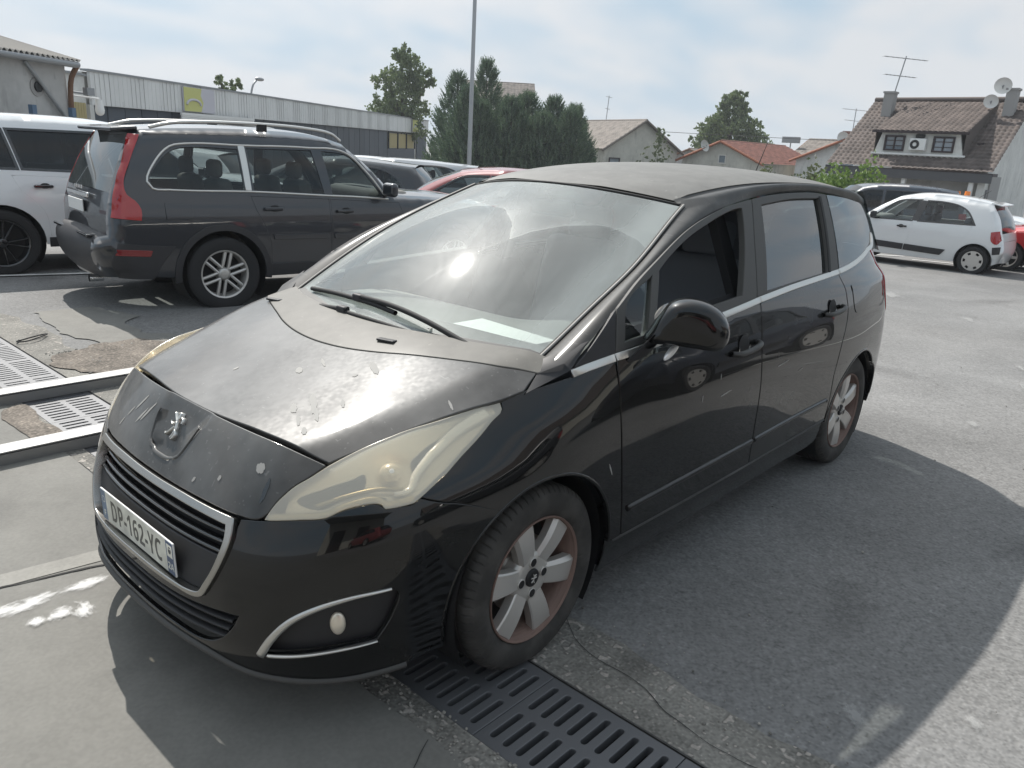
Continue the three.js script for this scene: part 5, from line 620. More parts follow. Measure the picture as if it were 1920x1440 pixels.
    const id = g.getImageData(0, 0, 1040, 220), R = rng(5); for (let i = 0; i < id.data.length; i += 4) { const x = (i / 4) % 1040, y = (i / 4 / 1040) | 0, k = .80 + .30 * fbm(x / 90, y / 90, 4, 81) + .04 * (R() - .5); for (let q = 0; q < 3; q++) id.data[i + q] = clamp(id.data[i + q] * k, 0, 255); } g.putImageData(id, 0, 0);
    const t = new THREE.CanvasTexture(c); t.colorSpace = THREE.SRGBColorSpace;
    const pl = P('number_plate', rbox(.006, .112, .522, .003), M.white, grille); pl.position.set(-.9125, .4835, 0); pl.rotation.z = .034;
    const f = put('plate_face', new THREE.PlaneGeometry(.516, .106).rotateY(-Math.PI / 2), std([1, 1, 1], .35, { map: t }), pl); f.position.set(-.0038, 0, 0);
  }
  // front bumper: one skin with openings
  const bt = [[.376, .664, 1], [.310, .653, 1], [.305, .611], [.303, .572], [.289, .511], [.264, .445], [.251, .418], [.230, .4065], [.15, .405], [.02, .4085]];
  const hb = [[.487, .685], [.571, .699], [.616, .718], [.665, .730], [.746, .737], [.772, .724, 1], [.826, .727], [.880, .730], [.899, .741, 1]], aF = arc(FX, .325, .368, 122, 199, 18).map(([x, y]) => [x, y]);
  const bb = [[.912, .200], [.833, .203], [.67, .203], [.5, .206], [.40, .211], [.343, .222], [.251, .243], [.12, .252], [.02, .253]];
  const bHalf = [...bt.slice().reverse(), ...hb, [1.03, .697], ...[[aF[0][0], aF[0][1], 1]], ...aF.slice(1, -1), [aF.at(-1)[0], aF.at(-1)[1], 1], ...bb];
  const bOut = outline([...bHalf, ...bHalf.slice().reverse().map(([u, y, k]) => [-u, y, k])], .02);
  const lgO = [[0, .3815], [.1, .3815], [.16, .383], [.311, .393], [.366, .396, 1], [.344, .342], [.301, .292], [.251, .270], [.12, .272], [0, .272]], fogO = [[.437, .281, 1], [.468, .343], [.525, .410], [.598, .456], [.698, .488], [.826, .499], [.855, .478], [.842, .404], [.802, .332, 1], [.716, .325], [.613, .310], [.489, .290]];
  const lg = ring(lgO), fog = outline(fogO, .014), fogM = fog.map(([u, y]) => [-u, y]);
  const bmap = (u, y) => { if (Math.abs(u) > 1) { const p = belt(Math.abs(u), y); p.z *= Math.sign(u); return p; } return belt(u, y); };
  const bumper = P('front_bumper', panel(bmap, bOut, [lg, fog, fogM], { cell: .032, turn: .016 }), M.side, car, 'glossy black front bumper');
  P('lower_grille', panel((u, y) => belt(u, y).add(V3(.06, 0, 0)), lg, [], { cell: .05, turn: 0 }), M.black, bumper);
  for (const y of [.362, .335, .308]) P('lower_grille_bar', bead((u, v) => belt(u, v).add(V3(.022, 0, 0)), outline([[-.335 + (.37 - y) * .3, y], [-.1, y - .004], [.1, y - .004], [.335 - (.37 - y) * .3, y]], .02, false), .007, .016), M.trim, bumper);
  P('lip', bead(bmap, outline([...bb.map(([u, y]) => [-u, y - .004]), ...bb.slice().reverse().map(([u, y]) => [u, y - .004])], .03, false), .011, .010), M.trimDust, bumper);
  for (const s of [1, -1]) {
    const sg = (a) => a.map(([u, y]) => [s * u, y]);
    P('fog_recess', panel((u, y) => { const p = bmap(u, y); p.x += .028; p.z -= s * .018; return p; }, sg(inset(fog, .001)), [], { cell: .03, turn: .03 }), M.trim, bumper);
    P('fog_chrome', bead(bmap, outline(sg([[.438, .284], [.468, .345], [.52, .407], [.595, .453], [.70, .485], [.824, .497]]), .012, false), (t) => lerp(.013, .004, t), .006), M.chromeDull, bumper);
    P('fog_chrome', bead(bmap, outline(sg([[.462, .288], [.54, .297], [.66, .315], [.80, .330]]), .012, false), (t) => lerp(.006, .003, t), .006), M.chromeDull, bumper);
    const q = bmap(s * .655, .393), lamp = P('fog_lamp', new THREE.SphereGeometry(.036, 24, 14).scale(.34, 1, .62), M.lampBowl, bumper); lamp.position.set(q.x + .024, q.y - .002, q.z - s * .014); lamp.rotation.y = s * .75; lamp.rotation.x = .0;
  }
  // headlights
  const hl = [[.381, .672, 1], [.404, .714], [.450, .757], [.510, .788], [.588, .822], [.722, .861], [.895, .890], [1.042, .905], [1.158, .923], [1.254, .939, 1], [1.250, .921], [1.206, .894], [1.142, .855], [1.065, .816], [.991, .781], [.922, .754], [.876, .737, 1], [.826, .733], [.772, .730, 1], [.761, .741], [.746, .744], [.665, .737], [.616, .725], [.571, .706], [.487, .692]];
  const hlo = outline(hl, .014);
  for (const s of [1, -1]) {
    const mapS = (d) => (u, y) => { const p = belt(u, y); const n = V3(-.45, .15, .88 * 1); p.x += d * .8; p.y -= d * .25; p.z -= d * .65; return p; };
    const hd = P('headlight', panel(belt, hlo, [], { cell: .022, turn: .008, mirror: s < 0 }), M.lens, car, 'yellowed hazy headlight');
    P('lamp_bowl', panel((u, y) => { const p = mapS(.035)(u, y), r = Math.hypot((u - .80) / .17, (y - .80) / .062); const k = .030 * smooth(1, 0, r); p.x += k; p.z -= k * .5; return p; }, inset(hlo.filter(([u, y]) => u > .42 && u < 1.235), .006), [], { cell: .018, turn: 0, mirror: s < 0 }), M.lampBowl, hd);
    P('lamp_rim', bead(mapS(.012), outline([[.39, .677], [.487, .695], [.571, .709], [.616, .728], [.665, .741], [.74, .749], [.772, .737], [.83, .740], [.872, .744]], .012, false), .010, .008, { mirror: s < 0 }), M.lampRim, hd);
    P('indicator_strip', bead(mapS(.020), outline([[1.20, .915], [1.08, .873], [.97, .823], [.90, .79], [.87, .765], [.80, .757]], .012, false), (t) => lerp(.024, .009, t), .012, { mirror: s < 0 }), M.clearLens, hd);
    const b = P('lamp_projector', new THREE.SphereGeometry(.032, 20, 14), M.lampBowl, hd), q = mapS(.035)(.80, .80); b.position.set(q.x, q.y, s * q.z);
    P('lamp_bezel', panel((u, y) => mapS(.030)(u, y), outline([[.46, .725], [.56, .765], [.66, .79], [.70, .80], [.69, .775], [.62, .75], [.53, .715]], .014), [], { cell: .02, turn: .008, mirror: s < 0 }), M.trim, hd);
    P('lamp_bezel', panel((u, y) => mapS(.026)(u, y), outline([[.90, .815], [.97, .845], [1.05, .868], [1.10, .880], [1.04, .850], [.96, .815], [.91, .795]], .014), [], { cell: .02, turn: .008, mirror: s < 0 }), M.trim, hd);
    P('lamp_divider', bead(mapS(.016), outline([[.53, .725], [.62, .752], [.74, .771], [.84, .768]], .012, false), .006, .008, { mirror: s < 0 }), M.lampRim, hd);
  }
  // wings
  const wing = [[.904, .746, 1], [.927, .755], [.996, .782], [1.070, .817], [1.148, .857], [1.212, .897], [1.256, .924], [1.259, .944, 1], [1.338, .962], [1.43, .974], [1.521, .986, 1], [1.62, 1.002], [1.717, 1.014, 1], [1.722, .924], [1.740, .731], [1.795, .45], [1.812, .338, 1], ...arc(FX, .325, .368, 2, 122, 30).map(([x, y], i, a) => i === 0 || i === a.length - 1 ? [x, y, 1] : [x, y]), [1.03, .701]];
  const wg = both('front_wing', belt, inset(outline(wing, .02), .003), [], { cell: .04, turn: .018 }, M.side);
  for (const s of [0, 1]) P('wing_arch_lip', bead(belt, arc(FX, .325, .3725, 4, 196, 60), .006, .003, { mirror: s }), M.side, wg[s]);
  // doors
  const fd = [[1.727, 1.015, 1], [1.938, 1.034], [2.2, 1.054], [2.494, 1.074], [2.795, 1.095, 1], [2.778, .98], [2.773, .889], [2.79, .74], [2.810, .60], [2.826, .461], [2.833, .345, 1], [2.3, .342], [1.818, .338, 1], [1.80, .45], [1.746, .731], [1.728, .924]];
  const rd = [[2.801, 1.095, 1], [3.1, 1.112], [3.45, 1.128], [3.757, 1.142, 1], [3.770, 1.017], [3.772, .962], [3.745, .87], [3.712, .80], [3.690, .70], [3.682, .62, 1], [3.70, .54], [3.712, .46], [3.705, .37, 1], [3.3, .356], [2.839, .346, 1], [2.832, .461], [2.816, .60], [2.796, .74], [2.779, .889], [2.784, .98]];
  const inch = (a, d) => inset(outline(a, .02), d);
  const fdoor = both('front_door', belt, inch(fd, .003), [], { cell: .04, turn: .02 }, M.side), rdoor = both('rear_door', belt, inch(rd, .003), [], { cell: .04, turn: .02 }, M.side);
  const handle = (u, y, parent, s) => {
    const mir = s ? -1 : 1, p = belt(u, y), d = belt(u + .1, y + .009).sub(p).normalize();
    const cup = put('handle_cup', new THREE.SphereGeometry(.05, 20, 12).scale(.95, .95, .035), M.black, parent); cup.position.set(p.x - .01, p.y + .008, mir * p.z); cup.rotation.x = mir * -.12;
    put('handle_ring', new THREE.TorusGeometry(.047, .0028, 6, 28, Math.PI).rotateZ(Math.PI), M.chrome, parent).position.set(p.x - .01, p.y + .008, mir * (p.z + .003));
    const pts = [-.115, -.10, -.06, 0, .06, .095, .11].map((k, i) => { const q = p.clone().addScaledVector(d, k); return V3(q.x, q.y, mir * (q.z + [.006, .026, .036, .040, .036, .026, .006][i])); });
    put('door_handle', tube(pts, .0125, 10, 40), M.rail, parent);
  };
  for (const s of [0, 1]) { handle(2.615, .931, fdoor[s], s); handle(3.575, .979, rdoor[s], s);
    P('rubbing_strip', bead(belt, outline([[1.835, .443], [2.3, .452], [2.818, .462]], .03, false), .013, .011, { mirror: s }), M.side, fdoor[s]);
    P('rubbing_strip', bead(belt, outline([[2.842, .462], [3.2, .472], [3.66, .484]], .03, false), .013, .011, { mirror: s }), M.side, rdoor[s]); }
  // sills, rear quarters, tail
  both('sill', (u, y) => { const p = belt(u, y); p.z -= .012; return p; }, outline([[1.74, .338, 1], [2.3, .338], [3.3, .352], [3.71, .366, 1], [3.72, .21, 1], [2.7, .195], [1.75, .195, 1]], .04), [], { cell: .05, turn: .01 }, M.side);
  for (const s of [0, 1]) P('sill_edge', bead(belt, outline([[1.76, .3365], [2.3, .3385], [3.3, .3525], [3.70, .366]], .04, false), .0045, .006, { mirror: s }), M.rail);
  const qArc = arc(RX, .322, .368, 178, 4, 30).map(([x, y], i, a) => i === 0 || i === a.length - 1 ? [x, y, 1] : [x, y]);
  const quarter = [[3.763, 1.143, 1], [3.90, 1.153], [4.115, 1.172], [4.30, 1.203], [4.40, 1.215, 1], [4.44, 1.172, 1], [4.47, 1.158], [4.47, 1.10], [4.47, .93, 1], [4.62, .80], [4.85, .78, 1], [4.86, .5], [4.88, .30, 1], [4.6, .27], [4.49, .28, 1], ...qArc.slice().reverse(), [3.718, .46], [3.706, .54], [3.688, .62, 1], [3.696, .70], [3.718, .80], [3.751, .87], [3.778, .962], [3.776, 1.017]];
  const qt = both('rear_quarter', belt, inch(quarter, .003), [], { cell: .045, turn: .018 }, M.side);
  for (const s of [0, 1]) {
    P('fuel_flap', panel(belt, inset(outline([[3.86, 1.075, 1], [4.06, 1.083], [4.12, 1.06], [4.135, .99], [4.07, .925], [3.97, .92, 1], [3.88, .94]], .02), .002), [], { cell: .04, lift: .0025, turn: .004, mirror: s }), M.side, qt[s]);
    P('rear_arch_lip', bead(belt, arc(RX, .322, .3725, 3, 176, 60), .006, .003, { mirror: s }), M.side, qt[s], s ? undefined : 'scraped rear wheel arch lip');
    const tl = P('tail_light', panel(belt, outline([[4.445, 1.176, 1], [4.41, 1.222], [4.48, 1.262], [4.58, 1.25], [4.70, 1.20, 1], [4.66, 1.02], [4.68, .84], [4.62, .805, 1], [4.477, .93], [4.477, 1.10], [4.475, 1.162]], .02), [], { cell: .04, lift: .004, turn: .01, mirror: s }), M.redLens);
  }
  const tg = (s) => panel(belt, outline([[4.66, 1.20, 1], [5.37, 1.20, 1], [5.37, .60, 1], [4.87, .62, 1], [4.86, .79], [4.66, .82], [4.62, 1.02]], .04), [], { cell: .06, turn: .01, mirror: s });
  P('tailgate', merge([tg(0), tg(1)]), M.side);
  const rb = (s) => panel(belt, outline([[4.885, .60, 1], [5.37, .585, 1], [5.37, .24, 1], [4.89, .25, 1]], .04), [], { cell: .06, turn: .01, mirror: s });
  P('rear_bumper', merge([rb(0), rb(1)]), M.side);
  // chrome waist strip
  const waist = [[[.155, .9955], [.25, 1.010], [.344, 1.023]], [[.352, 1.024], [.568, 1.042], [.85, 1.062], [1.133, 1.083], [1.416, 1.106]], [[1.424, 1.1065], [1.75, 1.125], [2.1, 1.138], [2.385, 1.1475]], [[2.393, 1.148], [2.55, 1.158], [2.745, 1.177], [2.949, 1.209], [3.08, 1.245], [3.16, 1.295]]];
  const wm = (x, y) => { const a = belt(x + 1.37, y), b = house(x, y); a.z = Math.max(a.z, b.z); return a; };
  for (const s of [0, 1]) waist.forEach((l, i) => P('chrome_waist_strip', bead(wm, outline(l, .03, false), .0135, .009, { flat: 1, mirror: s }), M.chromeDull, [wg, fdoor, rdoor, qt][i][s]));
  // windscreen with its dust, surround, roof, side rails
  const wsZ = spline([-.1, 0, .25, .45, .7, .95, 1.02], [.70, .705, .708, .703, .660, .604, .590]);
  const screenGrid = (t0, t1, lift, inn) => gridGeo(26, 36, (a, b) => { const t = lerp(t0, t1, a), z = (b * 2 - 1) * (wsZ(t) - inn), p = screen(t, z); return { x: p.x - lift * .55, y: p.y + lift * .8, z, u: b, v: a }; });
  const ws = P('windscreen', screenGrid(-.06, .965, 0, 0), M.screenGlass);
  const swept = (u, v) => { const px = u * 2 - 1, y = v; const d1 = Math.hypot((px + .15) * .9, (y + .12) * .72), d2 = Math.hypot((px - .72) * .9, (y + .10) * .72); return [d1, d2]; };
  const filmTex = tex(1024, 1, (u, v) => { // dust alpha: less where the wipers swept, streaks along the arcs
    const [d1, d2] = swept(u, v), n = fbm(u * 9, v * 7, 5, 91), st = fbm(Math.max(d1, 0) * 60, Math.atan2((v + .12) * .72, (u * 2 - .85) * .9) * 3, 3, 95), wob = .02 * (fbm(u * 14, v * 14, 3, 97) - .5);
    const in1 = d1 < .63 + wob && d1 > .10, in2 = d2 < .60 + wob && d2 > .08, clear = in1 || in2; let k = clear ? .21 + .06 * (st - .5) + .10 * (n - .5) : .33 + .16 * (n - .5);
    const e1 = Math.abs(d1 - .63 - wob), e2 = Math.abs(d2 - .60 - wob); if (!(in1 && in2)) k += .10 * Math.exp(-Math.min(e1, e2) / .012) * n;
    const pal = Math.exp(-Math.pow((u - .18 - .15 * (v - .6)) / .035, 2)) * smooth(.62, .70, v) * smooth(.86, .80, v); k -= .25 * pal * 0;
    k += .22 * smooth(.87, .97, u) + .10 * smooth(.10, .03, u) + .10 * smooth(.10, .02, v); return clamp(k, .05, .95); }, false);
  filmTex.repeat.set(1, 1); filmTex.wrapS = filmTex.wrapT = THREE.ClampToEdgeWrapping;
  P('windscreen_dust', screenGrid(-.05, .955, .0015, .006), std([.49, .53, .515], .42, { alphaMap: filmTex, transparent: true, opacity: 1 }), ws, 'dust film with wiper arcs');
  const edgeLine = (s, t0, t1, n) => [...Array(n + 1)].map((_, i) => { const t = lerp(t0, t1, i / n), p = screen(t, wsZ(t)); return V3(p.x, p.y + .004, s * p.z); });
  P('windscreen_seal', merge([1, -1].map((s) => tube(edgeLine(s, -.06, .965, 24), .0065, 6, 40))), M.rubber, ws);
  P('windscreen_seal', tube([...Array(19)].map((_, i) => { const z = lerp(-.6, .6, i / 18), p = screen(.968, z); return V3(p.x, p.y, z); }), .006, 6, 40), M.rubber, ws);
  P('windscreen_trim', merge([1, -1].map((s) => tube(edgeLine(s, -.03, .96, 24).map((p) => V3(p.x + .003, p.y + .003, p.z + s * .006)), .0055, 6, 40))), M.paleTrim, ws);
  // side rail: windscreen edge and roof ditch above, window line below
  const lowR = spline([.13, .236, .433, .615, .841, 1.092, 1.361, 1.65, 1.82, 2.03, 2.256, 2.554, 2.943, 3.211, 3.36], [1.015, 1.072, 1.180, 1.262, 1.350, 1.428, 1.484, 1.518, 1.530, 1.538, 1.540, 1.530, 1.498, 1.462, 1.41]);
  const ditchX = spline([0, 1], [0, 1]); const roofZi = (x) => roofZ(x) - .012;
  const railTop = (k) => { if (k < .5) { const t = lerp(-.06, .97, k / .5), p = screen(t, wsZ(t) + .007); return V3(p.x + .003, p.y + .002, p.z); } const x = lerp(screen(.97, wsZ(.97) + .007).x + .003, 3.30, (k - .5) / .5), p = roof(x, roofZi(x)); p.y += lerp(.012, 0, smooth(.5, .56, k)) * 0; return p; };
  const railLow = (k) => { const x = k < .5 ? lerp(.13, 1.44, k / .5) : lerp(1.44, 3.34, (k - .5) / .5), y = lowR(x), p = wm(x, y); p.z -= .008; return p; };
  for (const s of [1, -1]) P('side_rail', gridGeo(72, 12, (a, b) => { const A = railTop(a), B = railLow(a), t = b, bul = Math.sin(Math.PI * t) * lerp(.020, .030, smooth(.3, .6, a)), p = A.clone().lerp(B, t); const out = V3(-.35 * smooth(.55, .2, a), .62, .70).normalize(); p.addScaledVector(out, bul); return { x: p.x, y: p.y, z: s * p.z, u: p.x, v: p.y }; }), M.rail);
  const roofPanel = P('roof', gridGeo(48, 36, (a, b) => { const z = b * 2 - 1, x0 = screen(.972, z * .58).x + .006, x = lerp(x0, 3.30, a), p = roof(x, z * (roofZ(x) - .035)); const q = screen(.972, z * .58); const k = smooth(.10, 0, a); p.y = lerp(p.y, Math.min(p.y, q.y + .012 + (x - x0) * .30), k); return p; }), M.roof, car, 'roof under pale dust');
  for (const s of [1, -1]) P('roof_ditch_strip', gridGeo(40, 3, (a, b) => { const x = lerp(1.12, 3.28, a), z = lerp(roofZ(x) - .037, roofZ(x) - .004, b), p = roof(x, z); return { x, y: p.y - .004 - .004 * Math.sin(Math.PI * b), z: s * p.z }; }), M.trimDust, roofPanel);
  P('aerial', merge([rod([2.98, 1.60, 0], [3.10, 1.79, 0], .004, 6, .002), cyl(.014, .02, .03, 12).translate(2.975, 1.60, 0)]), M.rubber);
  P('rear_spoiler', gridGeo(6, 24, (a, b) => { const z = (b * 2 - 1) * .53, x = lerp(3.28, 3.36 - .05 * (2 * b - 1) ** 2, a); return { x, y: roof(3.28, z).y - .02 * a * a, z }; }), M.roof);
  P('rear_window', gridGeo(10, 20, (a, b) => { const z = (b * 2 - 1) * lerp(.58, .735, a), x = lerp(3.30, 3.53, a) - lerp(.05, .28, a) * Math.pow(2 * b - 1, 4); return { x, y: lerp(1.535, 1.20, a), z }; }), M.tint);
  for (const s of [1, -1]) { const c = [[-.034, .958, .806], [.155, 1.006, wm(.155, 1.0).z - .004], [.25, 1.088, wm(.25, 1.088).z - .004], [.105, 1.020, .722], [.058, .997, .770], [.13, 1.03, wm(.13, 1.03).z - .004]], g = new THREE.BufferGeometry(); g.setAttribute('position', new THREE.Float32BufferAttribute(c.flatMap(([x, y, z]) => [x, y, s * z]), 3)); g.setIndex([0, 1, 4, 1, 5, 4, 5, 3, 4, 1, 2, 5, 5, 2, 3]); g.computeVertexNormals(); P('pillar_base', g, M.trim); }
  // side windows and their frames
  const bottomLine = (x) => spline([.156, .354, .566, 1.133, 1.414, 2.472, 2.745], [1.003, 1.033, 1.051, 1.093, 1.116, 1.156, 1.180])(x);
  const open = [[.600, 1.094, 1], [.708, 1.280, 1], [.80, 1.321], [.996, 1.388], [1.163, 1.428], [1.306, 1.458], [1.47, 1.480], [1.499, 1.478], [1.490, 1.455], [1.285, 1.135, 1]], q1 = [[.412, 1.062, 1], [.550, 1.072, 1], [.660, 1.268, 1], [.468, 1.186]];
  const frameF = [[.360, 1.036, 1], [.410, 1.172, 1], [.55, 1.244], [.698, 1.304], [.982, 1.404], [1.251, 1.466], [1.45, 1.494], [1.618, 1.511, 1], [1.506, 1.339], [1.402, 1.118, 1], [1.133, 1.094], [.85, 1.073], [.566, 1.052]];
  const frameR = [[1.410, 1.119, 1], [1.514, 1.339], [1.628, 1.512, 1], [1.818, 1.526], [2.03, 1.534], [2.256, 1.536], [2.42, 1.532], [2.548, 1.524, 1], [2.47, 1.33], [2.398, 1.157, 1], [2.1, 1.148], [1.75, 1.134]], gR = [[1.508, 1.130, 1], [1.60, 1.31], [1.697, 1.490, 1], [2.05, 1.510], [2.425, 1.510, 1], [2.33, 1.32], [2.248, 1.155, 1], [1.9, 1.145]];
  const qg = [[2.407, 1.155, 1], [2.48, 1.33], [2.556, 1.522, 1], [2.70, 1.513], [2.87, 1.500], [3.05, 1.480], [3.17, 1.455], [3.195, 1.40], [3.18, 1.33], [3.13, 1.268], [3.02, 1.232], [2.86, 1.198], [2.70, 1.174], [2.566, 1.162]];
  const ff = both('door_frame', house, inset(outline(frameF, .02), .002), [outline(open, .02), outline(q1, .02)], { cell: .035, lift: .004, turn: .03 }, M.trimDust), fr = both('door_frame', house, inset(outline(frameR, .02), .002), [outline(gR, .02)], { cell: .035, lift: .004, turn: .03 }, M.trimDust);
  both('quarter_light', house, outline(q1, .02), [], { cell: .05, lift: -.008, turn: 0 }, M.glass);
  P('door_glass', panel(house, outline(open, .02), [], { cell: .06, lift: -.012, turn: 0, mirror: 1 }), M.glass);
  both('rear_door_glass', house, outline(gR, .02), [], { cell: .06, lift: -.010, turn: 0 }, M.tint);
  both('rear_quarter_glass', house, inset(outline(qg, .02), .002), [], { cell: .05, lift: .005, turn: .006 }, M.tint);
  both('window_seal', house, outline([[2.428, 1.512, 1], [2.45, 1.512, 1], [2.272, 1.156, 1], [2.250, 1.156, 1]], .02), [], { cell: .03, lift: .009, turn: .01 }, M.rubber);
  both('mirror_triangle', (x, y) => wm(x, y), inset(outline([[.165, 1.012, 1], [.405, 1.172, 1], [.352, 1.036, 1]], .02), .002), [], { cell: .04, lift: .003, turn: .02 }, M.trim);
  both('door_liner', (x, y) => { const p = house(x, y); p.z -= .06; return p; }, outline([[.45, 1.085, 1], [1.35, 1.14, 1], [1.36, .6, 1], [.45, .6, 1]], .08), [], { cell: .1, turn: 0 }, M.inner);
  both('rear_pillar', (x, y) => house(x, y), outline([[3.185, 1.475, 1], [3.20, 1.40], [3.185, 1.33], [3.16, 1.285], [3.10, 1.245], [3.02, 1.222, 1], [3.10, 1.215], [3.25, 1.215, 1], [3.275, 1.36], [3.265, 1.50, 1]], .03), [], { cell: .06, turn: .01 }, M.rail);
  // door mirror (the far one is folded away)
  for (const s of [1]) {
    const rim = outline([[-.165, -.078], [-.150, -.045], [-.118, .022], [-.082, .072], [-.030, .092], [.050, .086], [.108, .056], [.142, .008], [.146, -.046], [.124, -.080], [.05, -.086], [-.06, -.084], [-.14, -.088]], .012), nr = 12, g = gridGeo(nr, rim.length, (a, b) => { const q = rim[Math.round(b * rim.length) % rim.length], th = a * Math.PI / 2, k = a < .001 ? 1 : Math.pow(Math.cos(th), .55), cx = -.015, cy = -.012; return { x: a < .12 ? .035 - .035 * a / .12 : -.085 * Math.pow(Math.sin((a - .12) / .88 * Math.PI / 2), .8), y: cy + (q[1] - cy) * (a < .12 ? lerp(.96, 1, a / .12) : Math.pow(Math.cos((a - .12) / .88 * Math.PI / 2), .36)), z: s * (cx + (q[0] - cx) * (a < .12 ? lerp(.96, 1, a / .12) : Math.pow(Math.cos((a - .12) / .88 * Math.PI / 2), .36))) }; });
    const mr = P('door_mirror', g, M.side, car, 'dusty black door mirror'); mr.scale.setScalar(.92); mr.position.set(.585, 1.138, s * 1.0); mr.rotation.y = s * .55; mr.rotation.x = s * .06;
    P('mirror_lower', bead((x, y) => V3(0, y, x), [[-.13, -.066], [-.06, -.070], [.05, -.068], [.12, -.058]].map(([x, y]) => [s * x, y]), .024, .045), M.trim, mr);
    P('mirror_glass', new THREE.CircleGeometry(1, 28).scale(.125, .078, 1).rotateY(Math.PI / 2).translate(.030, 0, -.01 * s), M.mirrorGlass, mr);
    P('mirror_foot', gridGeo(10, 16, (a, b) => { const th = b * 2 * Math.PI, c = V3(lerp(.46, .485, a), lerp(.985, 1.075, a), lerp(.862, .925, a)), r = lerp(.055, .042, a); return { x: c.x + r * 1.15 * Math.cos(th), y: c.y + r * .75 * Math.sin(th), z: s * (c.z + r * .35 * Math.sin(th)) }; }), M.trim);
    P('mirror_indicator', new THREE.SphereGeometry(1, 20, 12).scale(.050, .017, .010).rotateZ(.45), M.clearLens).position.set(.545, 1.035, s * .962);
  }
  // wipers
  const W = (pts, r) => tube(pts.map(([t, z, d]) => { const p = screen(t, z); return V3(p.x - .008, p.y + .010 + (d ?? 0), z); }), r, 8, 30);
  for (const [blade, arm, clip] of [[[[.004, -.53], [.012, -.36], [.014, -.20], [.010, -.02], [-.002, .12]], [[.014, -.12, .012], [.004, .10, .018], [-.022, .29, .018], [-.066, .50, .012]], [.015, -.12]], [[[-.070, -.55], [-.062, -.36], [-.058, -.15], [-.060, .06], [-.066, .26]], [[-.057, -.10, .010], [-.075, -.34, .002], [-.10, -.60, -.012]], [-.057, -.13]]]) {
    const wp = P('wiper', W(arm, .0105), M.rubber); P('wiper_blade', W(blade, .0095), M.rubber, wp); const c = screen(...clip); P('wiper_clip', rbox(.03, .03, .055, .008).translate(c.x - .008, c.y + .016, c.z), M.trim, wp); }
  // wheels
  const wheelAt = (w, x, z, turn) => { w.position.set(x, .322, z); w.rotation.y = turn; car.add(w); };
  const W0 = peopleWheel();
  wheelAt(W0, 0, .768, .014);
  for (const [x, z, t] of [[2.727, .766, 0], [0, -.768, Math.PI + .014], [2.727, -.766, Math.PI]]) { const c = W0.clone(); wheelAt(c, x, z, t); c.children.forEach((k) => { k.rotation.z = x > 1 ? -.4 : .2; }); }
  // arches, underside, cabin
  for (const s of [1, -1]) for (const x of [0, 2.727]) { const l = P('arch_liner', new THREE.CylinderGeometry(.362, .362, .34, 40, 1, true, Math.PI * .3, Math.PI * 1.4).rotateX(Math.PI / 2), M.black); l.position.set(x, .33, s * .69); P('arch_wall', new THREE.CircleGeometry(.362, 40, -.35, Math.PI + .7), M.black, l).position.z = -s * .17; }
  P('underbody', merge([box(1.94, .10, 1.70, 1.365, .26, 0), box(.70, .05, 1.0, 0, .25, 0), box(.34, .06, 1.04, -.58, .28, 0), box(.9, .05, 1.0, 2.75, .27, 0)]), M.inner);
  P('bulkhead', merge([box(.02, .62, 1.36, .10, .68, 0), box(.03, .45, 1.06, 3.36, .75, 0), box(3.2, .02, 1.40, 1.7, .34, 0)]), M.inner);
  P('engine_bay_light_block', merge([box(.62, .05, 1.22, -.42, .60, 0), box(.03, .24, .84, -.74, .50, 0)]), M.black);  // unseen boxes added to stop sun leaking through the front gaps
  const dash = P('dashboard', gridGeo(14, 30, (a, b) => { const z = lerp(-.70, .70, b); const x = lerp(.12, .92, a), y = 1.0 + .02 * Math.sin(a * 3) - .10 * Math.pow(a, 4) + .055 * Math.exp(-Math.pow((z - .38) / .2, 2)) * smooth(.5, .85, a) * smooth(1.05, .9, a); return { x, y: y - .02, z }; }), M.dash);
  P('paper_sheet', box(.21, .002, .42).rotateZ(.03).rotateY(-.10).translate(.32, 1.010, .34), M.paper, dash, 'white sheet left on the dashboard');
  P('steering_wheel', new THREE.TorusGeometry(.185, .016, 10, 36).rotateY(Math.PI / 2).rotateZ(-.42).translate(1.02, 1.0, .38), M.fabric, dash);
  for (const [x, z, n] of [[1.45, .37], [1.45, -.37], [2.32, .42], [2.32, 0], [2.32, -.42]]) {
    const st = P('seat', rbox(.50, .16, x > 2 ? .40 : .50, .06, x - .08, .58, z), M.fabric); P('seat_back', rbox(.14, .66, x > 2 ? .38 : .48, .06).rotateZ(-.24).translate(x + .24, .90, z), M.fabric, st); P('head_restraint', rbox(.10, .18, .26, .04).rotateZ(-.15).translate(x + .36, 1.30, z), M.fabric, st); }
  P('rear_view_mirror', merge([rbox(.03, .07, .24, .012, 1.02, 1.43, 0), rod([1.02, 1.45, 0], [.96, 1.50, 0], .008)]), M.black);
  P('headlining', gridGeo(16, 14, (a, b) => { const x = lerp(1.12, 3.2, a), z = (b * 2 - 1) * .56, p = roof(x, z); return { x, y: p.y - .045, z }; }), std([.22, .22, .21], .9));
  for (const s of [1, -1]) P('door_pillar', merge([box(.09, .48, .04, 1.48, 1.30, 0).applyMatrix4(new THREE.Matrix4().makeRotationX(s * -.42)).translate(0, .12, s * 1.15)]), M.inner);
  // droppings and scrapes
  const blot = (map, a, b, len, wid, dir, seed, mat, parent, lift = .0012, top = 1) => { const R = rng(seed), n = 22, out = []; for (let i = 0; i < n; i++) { const t = i / n * 2 * Math.PI, r = .8 + .3 * R(), c = Math.cos(t) * len * r, s = Math.sin(t) * wid * r; out.push([a + c * Math.cos(dir) - s * Math.sin(dir), b + c * Math.sin(dir) + s * Math.cos(dir)]); } P('bird_dropping', panel(map, outline(out, .006), [], { cell: .02, lift, turn: 0 }), mat, parent); };
